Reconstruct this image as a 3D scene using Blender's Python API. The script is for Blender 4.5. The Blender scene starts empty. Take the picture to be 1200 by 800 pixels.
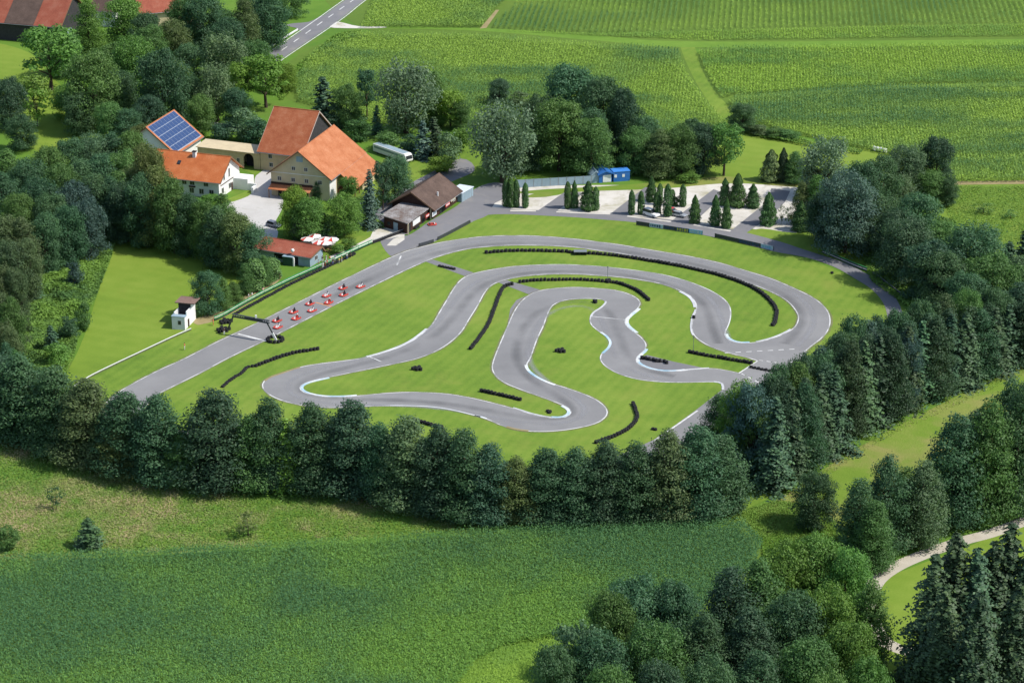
import bpy, bmesh, math, random
import numpy as np
from mathutils import Vector, Matrix
R = math.radians
rng = np.random.default_rng(7)
random.seed(7)
SC = bpy.context.scene
COL = SC.collection
# ------------------------------------------------------------------ survey: a flat plain seen from 203 m up
F_ = 600 / math.tan(R(12)); PIT = R(22); CAMH = 203.0
SP, CP = math.sin(PIT), math.cos(PIT)
def P(px, py, z=0.0):
    u = (px - 600) / F_; v = (py - 400) / F_
    d = (u, CP - v * SP, -SP - v * CP)
    t = (z - CAMH) / d[2]
    return Vector((d[0] * t, d[1] * t, z))
def px_scale(x, y, z=0.0):
    return F_ / (y * CP - (z - CAMH) * SP)
def height_at(x, y, ty):
    v = (ty - 400) / F_
    return CAMH - y * (SP + v * CP) / (CP - v * SP)
def poly(pts, z=0.0):
    return [P(a, b, z) for a, b in pts]
# ------------------------------------------------------------------ object helpers
def link(o, parent=None):
    COL.objects.link(o)
    if parent is not None: o.parent = parent
    return o
def tag(o, label=None, cat=None, group=None, kind=None):
    if label: o['label'] = label
    if cat: o['category'] = cat
    if group: o['group'] = group
    if kind: o['kind'] = kind
    return o
def empty(name, loc=(0, 0, 0), rz=0.0):
    o = bpy.data.objects.new(name, None); o.location = loc; o.rotation_euler = (0, 0, rz)
    o.empty_display_size = 0.5
    return link(o)
def obj(name, me, mat=None, parent=None):
    if mat is not None and len(me.materials) == 0: me.materials.append(mat)
    return link(bpy.data.objects.new(name, me), parent)
def copy_tree(o, parent=None):
    c = o.copy(); COL.objects.link(c)
    if parent is not None: c.parent = parent
    for ch in list(o.children): copy_tree(ch, c)
    return c
def np_mesh(name, verts, faces, attr=None, smooth=False):
    """verts (N,3), faces (M,k) numpy -> mesh"""
    me = bpy.data.meshes.new(name)
    n, (m, k) = len(verts), faces.shape
    me.vertices.add(n); me.vertices.foreach_set('co', np.ascontiguousarray(verts, dtype=np.float32).ravel())
    me.loops.add(m * k); me.loops.foreach_set('vertex_index', np.ascontiguousarray(faces, dtype=np.int32).ravel())
    me.polygons.add(m); me.polygons.foreach_set('loop_start', np.arange(0, m * k, k, dtype=np.int32))
    me.update(calc_edges=True)
    if attr is not None:
        a = me.attributes.new('v', 'FLOAT', 'POINT'); a.data.foreach_set('value', np.ascontiguousarray(attr, dtype=np.float32))
    return me
class MB:
    """collects shapes for ONE mesh"""
    def __init__(s): s.bm = bmesh.new()
    def box(s, x0, x1, y0, y1, z0, z1):
        v = [s.bm.verts.new(c) for c in ((x0,y0,z0),(x1,y0,z0),(x1,y1,z0),(x0,y1,z0),(x0,y0,z1),(x1,y0,z1),(x1,y1,z1),(x0,y1,z1))]
        for f in ((3,2,1,0),(4,5,6,7),(0,1,5,4),(1,2,6,5),(2,3,7,6),(3,0,4,7)): s.bm.faces.new([v[i] for i in f])
        return s
    def hexa(s, c8):
        v = [s.bm.verts.new(c) for c in c8]
        for f in ((3,2,1,0),(4,5,6,7),(0,1,5,4),(1,2,6,5),(2,3,7,6),(3,0,4,7)): s.bm.faces.new([v[i] for i in f])
        return s
    def face(s, pts):
        s.bm.faces.new([s.bm.verts.new(p) for p in pts]); return s
    def prism(s, pts, d):
        """extrude polygon pts by vector d"""
        d = Vector(d); a = [s.bm.verts.new(p) for p in pts]; b = [s.bm.verts.new(Vector(p) + d) for p in pts]
        n = len(a); s.bm.faces.new(a[::-1]); s.bm.faces.new(b)
        for i in range(n): s.bm.faces.new((a[i], a[(i+1)%n], b[(i+1)%n], b[i]))
        return s
    def tube(s, p0, p1, r0, r1=None, n=8, caps=True):
        p0, p1 = Vector(p0), Vector(p1); r1 = r0 if r1 is None else r1
        d = (p1 - p0); q = d.to_track_quat('Z', 'Y')
        A, B = [], []
        for i in range(n):
            a = 2*math.pi*i/n; c = Vector((math.cos(a), math.sin(a), 0))
            A.append(s.bm.verts.new(p0 + q @ (c*r0))); B.append(s.bm.verts.new(p1 + q @ (c*r1)))
        for i in range(n): s.bm.faces.new((A[i], A[(i+1)%n], B[(i+1)%n], B[i]))
        if caps: s.bm.faces.new(A[::-1]); s.bm.faces.new(B)
        return s
    def bar(s, p0, p1, w, h):
        p0, p1 = Vector(p0), Vector(p1); d = (p1-p0).normalized(); up = Vector((0,0,1))
        if abs(d.z) > .95: up = Vector((0,1,0))
        sd = d.cross(up).normalized()*w/2; u = sd.cross(d).normalized()*h/2
        return s.hexa([p0-sd-u, p0+sd-u, p1+sd-u, p1-sd-u, p0-sd+u, p0+sd+u, p1+sd+u, p1-sd+u])
    def torus(s, c, R0, r, n=14, m=7, axis='Z'):
        c = Vector(c); g = []
        for i in range(n):
            a = 2*math.pi*i/n; row = []
            for j in range(m):
                b = 2*math.pi*j/m; rr = R0 + r*math.cos(b); zz = r*math.sin(b)*1.0
                p = Vector((rr*math.cos(a), rr*math.sin(a), zz))
                if axis == 'Y': p = Vector((p.x, p.z, p.y))
                if axis == 'X': p = Vector((p.z, p.x, p.y))
                row.append(s.bm.verts.new(c+p))
            g.append(row)
        for i in range(n):
            for j in range(m): s.bm.faces.new((g[i][j], g[(i+1)%n][j], g[(i+1)%n][(j+1)%m], g[i][(j+1)%m]))
        return s
    def sphere(s, c, r, sx=1, sy=1, sz=1, n=12, m=8):
        res = bmesh.ops.create_uvsphere(s.bm, u_segments=n, v_segments=m, radius=r)
        for v in res['verts']: v.co = Vector((v.co.x*sx, v.co.y*sy, v.co.z*sz)) + Vector(c)
        return s
    def lathe(s, prof, c=(0,0,0), n=16):
        c = Vector(c); g = []
        for r, z in prof:
            g.append([s.bm.verts.new(c + Vector((r*math.cos(2*math.pi*i/n), r*math.sin(2*math.pi*i/n), z))) for i in range(n)])
        for a, b in zip(g, g[1:]):
            for i in range(n): s.bm.faces.new((a[i], a[(i+1)%n], b[(i+1)%n], b[i]))
        return s
    def mesh(s, name, bevel=0.0, smooth=False):
        if bevel: bmesh.ops.bevel(s.bm, geom=list(s.bm.edges), offset=bevel, segments=1, affect='EDGES', clamp_overlap=True)
        bmesh.ops.recalc_face_normals(s.bm, faces=s.bm.faces)
        me = bpy.data.meshes.new(name); s.bm.to_mesh(me); s.bm.free()
        if smooth:
            for p in me.polygons: p.use_smooth = True
        return me
    def build(s, name, mat, parent=None, bevel=0.0, smooth=False):
        return obj(name, s.mesh(name, bevel, smooth), mat, parent)
# ------------------------------------------------------------------ materials
MATS = {}
def nt_new(name):
    m = bpy.data.materials.new(name); m.use_nodes = True
    nt = m.node_tree; b = nt.nodes['Principled BSDF']
    return m, nt, b
def N(nt, t, **kw):
    n = nt.nodes.new(t)
    for k, v in kw.items():
        if k.startswith('i_'): n.inputs[k[2:].replace('_', ' ')].default_value = v
        else: setattr(n, k, v)
    return n
def ramp(nt, stops):
    r = nt.nodes.new('ShaderNodeValToRGB'); e = r.color_ramp.elements
    while len(e) < len(stops): e.new(0.5)
    for i, (p, c) in enumerate(stops): e[i].position = p; e[i].color = (*c, 1)
    return r
def world_pos(nt, sx=1, sy=1, rot=0.0):
    g = nt.nodes.new('ShaderNodeNewGeometry')
    mp = nt.nodes.new('ShaderNodeMapping'); mp.inputs['Scale'].default_value = (sx, sy, 1); mp.inputs['Rotation'].default_value = (0, 0, rot)
    nt.links.new(g.outputs['Position'], mp.inputs['Vector'])
    return mp.outputs['Vector']
def mixc(nt, fac, a, b, mode='MIX'):
    m = nt.nodes.new('ShaderNodeMix'); m.data_type = 'RGBA'; m.blend_type = mode
    for s, v in ((m.inputs[0], fac), (m.inputs[6], a), (m.inputs[7], b)):
        if hasattr(v, 'type') and hasattr(v, 'node'): nt.links.new(v, s)
        elif isinstance(v, (int, float)): s.default_value = v
        else: s.default_value = (*v, 1)
    return m.outputs[2]
def noise(nt, vec, scale, detail=4, rough=.55, dist=0.0):
    n = nt.nodes.new('ShaderNodeTexNoise'); n.inputs['Scale'].default_value = scale; n.inputs['Detail'].default_value = detail
    n.inputs['Roughness'].default_value = rough; n.inputs['Distortion'].default_value = dist
    if vec is not None: nt.links.new(vec, n.inputs['Vector'])
    return n.outputs['Fac']
def bump(nt, b, h, strength, dist):
    n = nt.nodes.new('ShaderNodeBump'); n.inputs['Strength'].default_value = strength; n.inputs['Distance'].default_value = dist
    nt.links.new(h, n.inputs['Height']); nt.links.new(n.outputs['Normal'], b.inputs['Normal'])
def plain(name, c, rough=.6, metal=0.0, var=.12, vscale=3.0, spec=.3):
    """paint, wood, plastic: a colour with slight worn variation"""
    if name in MATS: return MATS[name]
    m, nt, b = nt_new(name)
    tc = nt.nodes.new('ShaderNodeTexCoord')
    f = noise(nt, tc.outputs['Object'], vscale, 5, .6)
    r = ramp(nt, [(.3, tuple(x*(1-var) for x in c)), (.7, tuple(min(1, x*(1+var*.6)) for x in c))])
    nt.links.new(f, r.inputs[0]); nt.links.new(r.outputs[0], b.inputs['Base Color'])
    b.inputs['Roughness'].default_value = rough; b.inputs['Metallic'].default_value = metal
    b.inputs['Specular IOR Level'].default_value = spec
    MATS[name] = m; return m
def glass_dark(name='window_glass', c=(.03, .035, .04)):
    if name in MATS: return MATS[name]
    m, nt, b = nt_new(name); b.inputs['Base Color'].default_value = (*c, 1); b.inputs['Roughness'].default_value = .08
    MATS[name] = m; return m
def ground_mat(name, stops, big=.02, mid=.25, fine=3.0, w=(.5, .3, .2), rough=.9, bumpd=.05, bumps=.5, stripes=None, patches=None):
    """grass, gravel, asphalt: three sizes of noise feeding one ramp"""
    m, nt, b = nt_new(name)
    v = world_pos(nt)
    a = noise(nt, v, big, 3); c = noise(nt, v, mid, 4, .6); d = noise(nt, v, fine, 3, .7)
    def mul(x, k):
        n = N(nt, 'ShaderNodeMath', operation='MULTIPLY'); nt.links.new(x, n.inputs[0]); n.inputs[1].default_value = k; return n.outputs[0]
    def add(x, y):
        n = N(nt, 'ShaderNodeMath', operation='ADD'); nt.links.new(x, n.inputs[0]); nt.links.new(y, n.inputs[1]); return n.outputs[0]
    s = add(add(mul(a, w[0]), mul(c, w[1])), mul(d, w[2]))
    if stripes:
        rot, period, amt = stripes
        wv = N(nt, 'ShaderNodeTexWave', wave_type='BANDS', bands_direction='X', wave_profile='SIN')
        wv.inputs['Scale'].default_value = 1.0/period*.314; wv.inputs['Distortion'].default_value = 1.2; wv.inputs['Detail'].default_value = 1.0
        wv.inputs['Detail Scale'].default_value = .3
        nt.links.new(world_pos(nt, rot=rot), wv.inputs['Vector'])
        s = add(s, mul(wv.outputs['Fac'], amt))
    r = ramp(nt, stops); nt.links.new(s, r.inputs[0]); col = r.outputs[0]
    if patches:
        for sc, lo, hi, pc, st in patches:
            pn = noise(nt, v, sc, 5, .65, .6)
            pr = ramp(nt, [(lo, (0, 0, 0)), (hi, (st, st, st))]); nt.links.new(pn, pr.inputs[0])
            col = mixc(nt, pr.outputs[0], col, pc)
    nt.links.new(col, b.inputs['Base Color'])
    b.inputs['Roughness'].default_value = rough; b.inputs['Specular IOR Level'].default_value = .15
    bump(nt, b, d, bumps, bumpd)
    MATS[name] = m; return m
def leaf_mat(name, vary=.32, trans=.36, tint=None):
    """foliage: colour comes from the object, varied leaf by leaf and clump by clump"""
    m, nt, b = nt_new(name)
    if tint is None:
        oi = nt.nodes.new('ShaderNodeObjectInfo'); base = oi.outputs['Color']
    else:
        rgb = nt.nodes.new('ShaderNodeRGB'); rgb.outputs[0].default_value = (*tint, 1); base = rgb.outputs[0]
    at = N(nt, 'ShaderNodeAttribute', attribute_name='v')
    r = ramp(nt, [(0, (1-vary, 1-vary, 1-vary*.9)), (.5, (1, 1, 1)), (1, (1+vary*.9, 1+vary*.75, 1.0))]); nt.links.new(at.outputs['Fac'], r.inputs[0])
    c = mixc(nt, 1.0, base, r.outputs[0], 'MULTIPLY')
    nt.links.new(c, b.inputs['Base Color']); b.inputs['Roughness'].default_value = .55; b.inputs['Specular IOR Level'].default_value = .25
    tr = nt.nodes.new('ShaderNodeBsdfTranslucent'); nt.links.new(mixc(nt, 1.0, c, (1.05, 1.15, .85), 'MULTIPLY'), tr.inputs['Color'])
    mx = nt.nodes.new('ShaderNodeMixShader'); mx.inputs[0].default_value = trans
    nt.links.new(b.outputs[0], mx.inputs[1]); nt.links.new(tr.outputs[0], mx.inputs[2])
    nt.links.new(mx.outputs[0], nt.nodes['Material Output'].inputs['Surface'])
    MATS[name] = m; return m
# ------------------------------------------------------------------ sky, sun, camera
w = bpy.data.worlds.new('World'); SC.world = w; w.use_nodes = True
wn = w.node_tree; bg = wn.nodes['Background']
SUN_EL = R(51); SUN_AZ = math.atan2(-.22, 1.0)          # towards the sun, on the ground plane
sky = wn.nodes.new('ShaderNodeTexSky'); sky.sky_type = 'NISHITA'; sky.sun_disc = False
sky.sun_elevation = SUN_EL; sky.sun_rotation = math.pi/2 - SUN_AZ
wn.links.new(sky.outputs[0], bg.inputs['Color']); bg.inputs['Strength'].default_value = .15
sl = bpy.data.lights.new('sun', 'SUN'); sl.energy = 4.3; sl.angle = R(.5); sl.color = (1, .955, .88)
so = link(bpy.data.objects.new('sun', sl))
sd = Vector((math.cos(SUN_AZ)*math.cos(SUN_EL), math.sin(SUN_AZ)*math.cos(SUN_EL), math.sin(SUN_EL)))
so.rotation_euler = sd.to_track_quat('Z', 'Y').to_euler(); so.location = sd*900 + Vector((0, 600, 0))
cam = bpy.data.cameras.new('camera'); cam.sensor_width = 36; cam.lens = 18/math.tan(R(12)); cam.clip_start = 1; cam.clip_end = 6000
co = link(bpy.data.objects.new('camera', cam)); co.location = (0, 0, CAMH); co.rotation_euler = (math.pi/2 - PIT, 0, 0)
SC.camera = co
SC.view_settings.view_transform = 'Standard'; SC.view_settings.look = 'None'; SC.view_settings.gamma = 1
SC.view_settings.exposure = 0.24; SC.view_settings.use_curve_mapping = False
SC.cycles.max_bounces = 5; SC.cycles.transparent_max_bounces = 8
# ------------------------------------------------------------------ surfaces
def smooth_line(pts, step=1.2, closed=False):
    """Catmull-Rom through world points, resampled"""
    pts = [Vector(p) for p in pts]; n = len(pts); out = []
    for i in range(n - (0 if closed else 1)):
        g = lambda k: pts[k % n] if closed else pts[min(max(k, 0), n-1)]
        p0, p1, p2, p3 = g(i-1), g(i), g(i+1), g(i+2)
        m = max(2, int((p2-p1).length/step))
        for k in range(m):
            t = k/m
            out.append(.5*((2*p1) + (p2-p0)*t + (2*p0-5*p1+4*p2-p3)*t*t + (3*p1-p0-3*p2+p3)*t**3))
    if not closed: out.append(pts[-1])
    return out
def relax(l, k=2):
    for _ in range(k): l = [l[0]] + [(l[i-1]+l[i]*2+l[i+1])/4 for i in range(1, len(l)-1)] + [l[-1]]
    return l
def sheet(name, pts, mat, z, kind='structure', label=None):
    bm = bmesh.new(); f = bm.faces.new([bm.verts.new((p.x, p.y, z)) for p in pts]); f.normal_update()
    if f.normal.z < 0: f.normal_flip()
    bmesh.ops.triangulate(bm, faces=[f])
    me = bpy.data.meshes.new(name); bm.to_mesh(me); bm.free()
    o = obj(name, me, mat); o['kind'] = kind
    return o
def strip(name, line, w0, mat, z, off=0.0, h=0.0, kind='structure', parent=None):
    """ribbon of width w0 along a line, shifted sideways by off (left positive), with uv across/along; h: thickness"""
    n = len(line); L, Rr, d = [], [], 0; uv = []
    for i, p in enumerate(line):
        t = (line[min(i+1, n-1)] - line[max(i-1, 0)]); t.z = 0; t.normalize(); nrm = Vector((-t.y, t.x, 0))
        L.append(p + nrm*(off + w0/2)); Rr.append(p + nrm*(off - w0/2))
        if i: d += (p - line[i-1]).length
        uv.append(d)
    bm = bmesh.new(); ul = bm.loops.layers.uv.new('UVMap')
    a = [bm.verts.new((p.x, p.y, z+h)) for p in L]; b = [bm.verts.new((p.x, p.y, z+h)) for p in Rr]
    for i in range(n-1):
        f = bm.faces.new((b[i], b[i+1], a[i+1], a[i]))
        for l, (x, y) in zip(f.loops, ((0, uv[i]), (0, uv[i+1]), (1, uv[i+1]), (1, uv[i]))): l[ul].uv = (x, y)
    if h:
        a2 = [bm.verts.new((p.x, p.y, 0)) for p in L]; b2 = [bm.verts.new((p.x, p.y, 0)) for p in Rr]
        for i in range(n-1):
            bm.faces.new((a[i], a[i+1], a2[i+1], a2[i])); bm.faces.new((b2[i], b2[i+1], b[i+1], b[i]))
        bm.faces.new((a[0], a2[0], b2[0], b[0])); bm.faces.new((b[-1], b2[-1], a2[-1], a[-1]))
    me = bpy.data.meshes.new(name); bm.to_mesh(me); bm.free()
    o = obj(name, me, mat, parent)
    if kind: o['kind'] = kind
    return o
# ================================================================== THE GROUND AND ITS SURFACES
G_LAWN = [(.33, (.080, .152, .019)), (.5, (.132, .216, .027)), (.67, (.190, .265, .040))]
m_ground = ground_mat('ground_grass', [(.25, (.06, .135, .020)), (.5, (.095, .19, .022)), (.75, (.14, .24, .03))], .015, .2, 2.5,
                      patches=[(.05, .5, .75, (.13, .15, .035), .5)])
m_lawn = ground_mat('track_lawn_grass', G_LAWN, .03, .22, 2.0, (.45, .3, .25), stripes=(R(24), 2.4, .05), bumpd=.06,
                    patches=[(.09, .5, .75, (.20, .235, .045), .6), (.35, .6, .8, (.075, .15, .02), .5)])
m_field_lawn = ground_mat('mown_meadow_grass', [(.28, (.105, .18, .02)), (.5, (.15, .23, .027)), (.72, (.205, .275, .042))], .03, .2, 2.0,
                          stripes=(R(-68), 4.5, .04), patches=[(.07, .55, .75, (.17, .20, .03), .6)])
m_rough = ground_mat('rough_meadow_grass', [(.25, (.10, .19, .03)), (.5, (.14, .235, .03)), (.75, (.20, .28, .05))], .03, .3, 2.2, (.3, .4, .3),
                     bumpd=.25, patches=[(.09, .50, .68, (.30, .27, .11), .5)])
m_strip = ground_mat('dry_meadow_grass', [(.25, (.10, .18, .02)), (.5, (.14, .22, .027)), (.75, (.22, .25, .06))], .05, .3, 2.2, bumpd=.2,
                     patches=[(.06, .45, .65, (.27, .23, .09), .7)])
m_lime = ground_mat('young_crop', [(.28, (.085, .17, .02)), (.5, (.125, .225, .028)), (.7, (.17, .275, .038))], .03, .3, 2.0)
m_soil = ground_mat('field_soil', [(.3, (.075, .14, .02)), (.7, (.13, .20, .03))], .03, .3, 1.5)
m_asph = ground_mat('old_asphalt', [(.3, (.176, .174, .174)), (.5, (.220, .217, .216)), (.7, (.268, .265, .262))], .04, .22, 2.5, (.6, .25, .15), rough=.75, bumpd=.01,
                    patches=[(.05, .5, .8, (.17, .168, .17), .5)])
m_asph2 = ground_mat('access_road_asphalt', [(.25, (.145, .143, .15)), (.5, (.185, .183, .19)), (.75, (.225, .22, .222))], .05, .3, 3.0, rough=.8, bumpd=.01,
                     patches=[(.1, .55, .78, (.29, .265, .23), .6)])
m_gravel = ground_mat('pale_gravel', [(.28, (.34, .31, .25)), (.48, (.54, .51, .45)), (.7, (.67, .645, .60))], .05, .35, 3.0, bumpd=.04,
                      patches=[(.13, .52, .70, (.27, .25, .12), .75), (.5, .6, .75, (.30, .28, .22), .6)])
m_yard = ground_mat('yard_gravel', [(.25, (.38, .365, .34)), (.5, (.48, .465, .44)), (.75, (.58, .565, .54))], .06, .3, 2.5, bumpd=.03,
                    patches=[(.1, .6, .75, (.17, .17, .07), .6)])
m_earth = ground_mat('dry_earth', [(.3, (.22, .18, .085)), (.7, (.34, .28, .15))], .1, .4, 2.5)
m_white = plain('white_road_paint', (.62, .62, .60), .7, var=.35, vscale=.6)
m_kerb = ground_mat('blue_white_kerb', [(.42, (.27, .43, .52)), (.5, (.43, .54, .60)), (.58, (.62, .63, .62))], .16, .6, 3.0, (.6, .3, .1), rough=.6, bumpd=.005)
m_kerbw = ground_mat('white_kerb', [(.35, (.36, .37, .38)), (.5, (.50, .51, .52)), (.7, (.64, .64, .63))], .16, .6, 3.0, (.6, .3, .1), rough=.6, bumpd=.005)

gx = 1800
sheet('ground', [Vector((-gx, 120, 0)), Vector((gx, 120, 0)), Vector((gx, 3200, 0)), Vector((-gx, 3200, 0))], m_ground, 0.0)
def S(name, pts, mat, z, smooth=True):
    w_ = poly(pts)
    return sheet(name, smooth_line(w_, 2.5, True) if smooth else w_, mat, z)
# meadows and lawns
S('meadow', [(-60, 490), (60, 520), (200, 560), (420, 575), (520, 600), (585, 612), (500, 624), (300, 642), (100, 655), (-80, 668)], m_rough, .02)
S('mown_meadow', [(140, 268), (100, 390), (75, 447), (92, 455), (160, 428), (232, 384), (262, 372), (300, 352), (322, 332), (300, 322), (270, 312), (215, 300), (170, 285)], m_field_lawn, .03)
S('track_lawn', [(92, 455), (130, 430), (232, 384), (300, 346), (400, 306), (440, 284), (500, 285), (560, 254), (620, 251), (720, 257), (830, 277), (960, 309),
                 (1040, 350), (1075, 380), (1040, 440), (960, 520), (860, 600), (600, 600), (420, 570), (200, 552), (100, 530), (60, 500)], m_lawn, .04)
S('dry_meadow', [(905, 590), (950, 560), (1010, 522), (1070, 490), (1130, 460), (1230, 415), (1240, 470), (1180, 560), (1090, 600), (1040, 650), (960, 660), (900, 640), (860, 605)], m_strip, .02)
S('roadside_lawn', [(1035, 755), (1010, 690), (1060, 668), (1130, 642), (1230, 612), (1240, 800), (1100, 860), (1000, 850)], m_field_lawn, .025)
S('orchard_lawn', [(30, 60), (-30, 50), (-30, 90), (40, 175), (80, 165), (90, 120), (60, 90)], m_field_lawn, .02)
S('back_lawn', [(830, 215), (850, 160), (880, 148), (960, 168), (1060, 185), (1040, 235), (960, 228)], m_field_lawn, .02)
S('pasture', [(1105, 216), (1260, 216), (1260, 310), (1160, 320), (1090, 260)], m_lawn, .02)
S('garden_lawn', [(240, 245), (292, 222), (298, 205), (275, 196), (330, 200), (330, 225), (280, 242)], m_lawn, .02)
S('garden_lawn', [(470, 175), (560, 165), (555, 200), (500, 225), (440, 240), (440, 200)], m_lawn, .02)
S('bar_garden_lawn', [(385, 300), (440, 284), (456, 268), (430, 255), (395, 285), (378, 300)], m_lawn, .055)
# gravel
S('gravel_lot', [(572, 243), (598, 228), (606, 221), (640, 218), (720, 217), (775, 218), (850, 213), (910, 216), (968, 228), (968, 262), (930, 274), (905, 273), (880, 268), (820, 268), (740, 254), (650, 247), (600, 246)], m_gravel, .03)
S('grass_verge', [(871, 274), (892, 268), (930, 273), (975, 270), (1000, 290), (1030, 318), (1010, 314), (960, 298), (905, 283)], m_lawn, .05)
S('dry_verge', [(600, 226), (640, 222), (700, 219), (780, 213), (860, 207), (950, 216), (955, 221), (860, 215), (780, 221), (700, 224), (640, 227)], m_strip, .045)
S('dry_verge', [(615, 231), (640, 224), (663, 226), (640, 231)], m_strip, .048)
S('courtyard', [(250, 243), (275, 236), (296, 226), (300, 206), (318, 200), (332, 236), (322, 262), (326, 272), (318, 292), (300, 284), (285, 268), (258, 258)], m_yard, .03)
S('courtyard', [(440, 250), (470, 222), (500, 205), (540, 186), (556, 200), (520, 218), (470, 255), (450, 262)], m_asph2, .03)
S('footpath', [(440, 268), (470, 268), (478, 274), (455, 280), (436, 284), (412, 294.5), (394, 303), (386, 301), (412, 289), (434, 278)], m_gravel, .06)
S('paved_patch', [(453, 288), (461, 280), (474, 275), (474, 281), (464, 288)], m_gravel, .062, False)
S('earth_patch', [(232, 381), (262, 372), (300, 350), (326, 330), (330, 322), (318, 322), (290, 345), (250, 366), (228, 374)], m_earth, .05)
S('garden_path', [(236, 141), (262, 145), (290, 150), (290, 153), (260, 149), (236, 145)], m_gravel, .03)
gp = smooth_line(poly([(1250, 594), (1200, 611), (1160, 625), (1125, 634.5), (1084, 649), (1050, 664), (1028, 680), (1019, 700), (1020, 722), (1030, 745), (1048, 758), (1080, 766), (1130, 772)]), 1.5)
strip('gravel_path', gp, 3.1, ground_mat('beige_path_gravel', [(.3, (.34, .305, .24)), (.5, (.43, .39, .315)), (.7, (.50, .46, .39))], .08, .4, 2.5), .04)
# the country road at the top
road_l = poly([(455, -35), (405, 0), (370, 25), (316, 62.5), (285, 84)]); road_r = poly([(490, -45), (427.5, 0), (397, 24), (335, 66), (306, 87)])
sheet('road', smooth_line(road_l, 4) + smooth_line(road_r, 4)[::-1], m_asph2, .05)
S('side_road', [(334, 30), (345, 27.5), (362, 26), (378, 19), (378, 28), (355, 37), (347, 33)], m_asph2, .045)
S('field_track', [(391, 26), (400, 26.5), (420, 31), (450, 31.5), (450, 33), (420, 33.5), (392, 33), (386, 31)], m_gravel, .045)
strip('road_edge_line', smooth_line(road_l, 4), .35, m_white, .06, off=-.5)
strip('road_edge_line', smooth_line(road_r, 4), .35, m_white, .06, off=.5)
rc = [(a+b)/2 for a, b in zip(smooth_line(poly([(455, -35), (285, 84)]), 4), smooth_line(poly([(490, -45), (306, 87)]), 4))]
ra, rb = P(440, -18), P(318, 68)
rdir = (rb-ra); rlen = rdir.length; rdir.normalize()
for k in range(int(rlen/11)):
    p = ra + rdir*(k*11); strip('road_centre_line', [p, p+rdir*5], .35, m_white, .06)
# grass lanes between the fields
S('field_lane', [(797, 52), (813, 54), (822, 80), (838, 108), (868, 140), (852, 146), (832, 122), (812, 90)], m_lawn, .03)
S('field_lane', [(425, 33), (560, 36.5), (700, 48), (830, 56), (1260, 52), (1260, 46), (830, 49), (700, 42), (560, 33), (425, 31)], m_lime, .036)
S('field_soil', [(415, 40), (560, 34), (800, 54), (868, 150), (740, 160), (560, 150), (480, 150), (345, 120), (330, 80)], m_soil, .015)
S('field_soil', [(418, 30), (455, -60), (1300, -60), (1300, 216), (1110, 216), (1000, 172), (880, 140), (815, 56), (640, 42)], m_soil, .016)
S('dirt_strip', [(562, 34), (570, 33), (585, 12), (581, 12)], m_earth, .04, False)
S('dirt_strip', [(1105, 213), (1260, 211), (1260, 215), (1105, 217)], m_earth, .045, False)
S('field_soil', [(-40, 660), (125, 654), (300, 645), (450, 634), (560, 627), (870, 618), (893, 640), (885, 668), (840, 700), (640, 860), (-60, 880)], m_soil, .015)
S('young_crop', [(520, 850), (540, 800), (560, 770), (590, 752), (650, 742), (720, 730), (700, 800), (650, 860)], m_lime, .03)

# ================================================================== THE KART CIRCUIT
E_OUT = [(108, 492), (122, 474), (138, 460), (156, 449), (186, 433.6), (216, 420), (253, 401), (300, 378.8), (350, 354), (406.7, 325.8), (464, 299), (490, 290.5), (517.5, 284), (550, 279), (575, 276.8), (600, 276.2), (625, 276.5),
         (650, 278), (675, 280.3), (700, 283.4), (729, 287.3), (758, 292.3), (787.5, 297), (817, 302.3), (845.8, 308.8), (875, 317.5), (905, 327), (933, 338.8), (955, 350), (969, 362.5), (973.5, 375), (971, 387), (963, 397), (950, 407), (938, 418), (925, 430)]
E_IN = [(163, 494), (170, 478), (182, 466), (190, 460), (212, 449), (240, 435), (268, 420), (309, 400.3), (335.6, 387), (390, 359), (431.7, 338.3), (471.7, 319), (500, 306.3), (525, 297.8), (550, 292), (575, 289.3), (600, 288), (625, 288), (650, 288.8),
        (675, 290.5), (700, 294), (729, 298), (758, 303.8), (787.5, 310), (816.7, 315.5), (846, 322.5), (875, 331.5), (904, 342.9), (921.7, 353), (932, 364.6), (934.8, 373.5), (930.4, 383.5), (918.8, 390.8), (904, 396.7), (886.7, 401)]
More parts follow.
